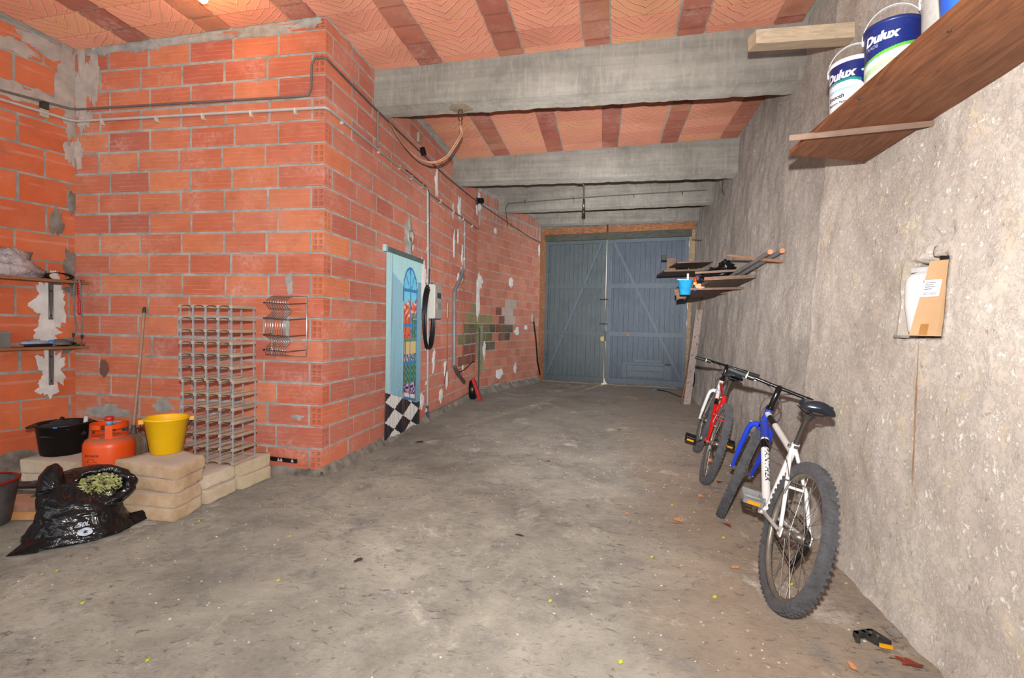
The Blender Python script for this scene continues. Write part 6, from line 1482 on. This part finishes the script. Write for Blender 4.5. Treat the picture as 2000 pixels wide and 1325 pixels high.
# ---------------------------------------------------------------- loose things on the floor
lpd = thing('loose_pedal', (1.09, 2.20, 0), 'black bicycle pedal with an amber reflector lying on the floor near the right wall', 'pedal')
def seg(b, p, q, w_=.016, h=.022): b.beam(V((p[0], p[1], h / 2 + .002)), V((q[0], q[1], h / 2 + .002)), w_, h, (0, 0, 1))
b = MB(); seg(b, (1.045, 2.165), (1.060, 2.215)); seg(b, (1.05, 2.20), (1.125, 2.235), .02); seg(b, (1.12, 2.24), (1.155, 2.165), .03); seg(b, (1.10, 2.20), (1.13, 2.155), .018); seg(b, (1.085, 2.225), (1.105, 2.19), .012)
b.build('cage', M('dusty_black_plastic', (58, 56, 54), .5, 0, .25, 60, .2), lpd)
b = MB(); b.obox((1.135, 2.145, .014), V((.022, -.004, 0)), V((.001, .004, 0)), (0, 0, .007)); b.build('reflector', M('amber_reflector', (250, 168, 30), .25), lpd)
for p, q in (((1.112, 2.212), .007), ((1.128, 2.19), .006)): MB().cyl((p[0], p[1], .022), (p[0], p[1], .029), q, n=10).build('bearing', STL, lpd)
MB().blob((1.225, 2.265, .008), (.022, .03, .014), 4, .4, 3, 3).build('pebble', M('grey_pebble', (140, 128, 120), .9), None, 'grey pebble beside the loose pedal near the wall foot', 'stone')
# dry leaves: lobed, curled blades
LM = [M('dry_leaf_orange', (200, 134, 92), .7, 0, .15, 60, .1), M('dry_leaf_brown', (128, 78, 56), .7, 0, .2, 60, .1), M('dry_leaf_red', (150, 62, 44), .65, 0, .2, 60, .1), M('dry_leaf_dark', (66, 52, 44), .8, 0, .2, 60, .1)]
def leaf_mesh(seed, lobes):
    rng = random.Random(seed); b = MB(); n_ = 20; out = []
    for k in range(n_):
        a = 2 * math.pi * k / n_; r = .5 * (.55 + .45 * abs(math.cos(a * lobes / 2 + .4)) + rng.uniform(-.08, .08))
        out.append(V((math.cos(a) * r * 1.25, math.sin(a) * r * .75, .16 * (r ** 2) * 3 * math.sin(a * 2 + seed) * .5 + .12)))
    b.add(out + [V((0, 0, .05))], [(k, (k + 1) % n_, n_) for k in range(n_)], False)
    b.tube([(0, 0, .05), (.45, 0, .10), (.85, .04, .08)], .018, 4)
    return b
def put_leaf(x, y, size, mi, lab, seed):
    mb_ = leaf_mesh(seed, (5, 3, 2)[seed % 3]); Tm = Matrix.Translation((x, y, .004)) @ Matrix.Rotation(seed * 1.7, 4, 'Z') @ Matrix.Scale(size, 4)
    mb_.v = [Tm @ v for v in mb_.v]
    mb_.build('dry_leaf', LM[mi], None, lab, 'leaf', 'dry leaves scattered on the floor', origin=V((x, y, .004)))
for i, (x, y, s_, mi, lab) in enumerate((
    (.76, 3.83, .06, 0, 'curled orange leaf left of the front wheels of the bicycles'), (.84, 3.98, .04, 0, 'small orange leaf between the two bicycles, close to the wall side'),
    (.52, 3.30, .075, 0, 'broad orange leaf on the floor left of the white bicycle front wheel'), (.98, 4.22, .06, 2, 'red brown leaf by the rear wheel of the red bicycle'),
    (.82, 3.30, .05, 2, 'dark red leaf beside the front tyre of the white bicycle'), (-1.85, 4.86, .09, 3, 'dark curled leaf near the foot of the bamboo curtain'),
    (.40, 6.95, .08, 0, 'orange leaf on the middle floor halfway to the doors'), (-.95, 6.95, .06, 1, 'brown twisted leaf on the floor beyond the curtain'),
    (1.175, 2.06, .075, 2, 'slim red brown leaf at the bottom right beside the wall foot'), (-1.22, 2.36, .05, 3, 'dark leaf crumb on the floor left of the centre foreground'),
    (-.45, 2.85, .045, 3, 'small black curled leaf in the centre of the floor'), (.20, 3.35, .04, 0, 'tiny pale orange leaf on the central floor'),
    (-1.6, 5.6, .05, 0, 'orange leaf by the foot of the grey conduit'), (.95, 2.00, .04, 0, 'pale orange leaf left of the loose pedal'),
    (.72, 2.72, .045, 0, 'orange leaf on the floor left of the white bicycle rear wheel'), (-.45, 4.5, .04, 2, 'small red leaf in the middle of the corridor floor'),
    (.25, 6.1, .05, 1, 'brown leaf on the corridor floor right of the centre'), (-.02, 8.4, .06, 0, 'orange leaf on the floor before the doors'))):
    put_leaf(x, y, s_, mi, lab, i + 1)
# grit: too many to count
b = MB(); rg = random.Random(3)
for k in range(1500):
    y = rg.uniform(1.5, 6) ; x = rg.uniform(-4 if y < 3.4 else -2.1, 1.25)
    s_ = rg.uniform(.0012, .0042); z = .010 * nz((x, y, 0), 1.3, 5) + .003 * nz((x, y, 5), 9, 3) - .006
    b.obox((x, y, z + s_ * .4), V((s_, s_ * .3, 0)), V((-s_ * .3, s_ * rg.uniform(.5, 1), 0)), (0, 0, s_ * .6))
b.build('floor_grit', M('grit', (196, 184, 168), .9, 0, .35, 9, .2), None, 'scattered grit and crumbs over the concrete floor', 'grit', None, 'stuff')
b = MB()
for (x, y) in ((-2.5, 2.35), (-1.75, 2.55), (-2.6, 1.95), (-1.5, 2.1), (-2.2, 1.75), (-2.45, 1.55), (-1.6, 1.5), (.52, 3.6), (.75, 3.1), (.55, 2.4), (.3, 2.75), (-.2, 2.2), (.1, 1.85), (-.6, 1.6), (.95, 2.6), (.6, 1.7), (-2.42, 2.62)):
    b.obox((x, y, .004), (.006, .002, .002), (-.002, .005, 0), (0, 0, .003), .001)
b.build('lime_petals', M('lime_yellow_specks', (206, 214, 50), .6), None, 'tiny lime yellow petals scattered over the floor', 'petals', None, 'stuff')
# ground outside the doors
b = MB(); b.add([(-8, 11.35, -.06), (8, 11.35, -.06), (8, 26, -.06), (-8, 26, -.06)], [(0, 1, 2, 3)]); b.build('ground_outside', mortar_mat('pale_gravel', (200, 184, 160), (160, 146, 126)), kind='structure')
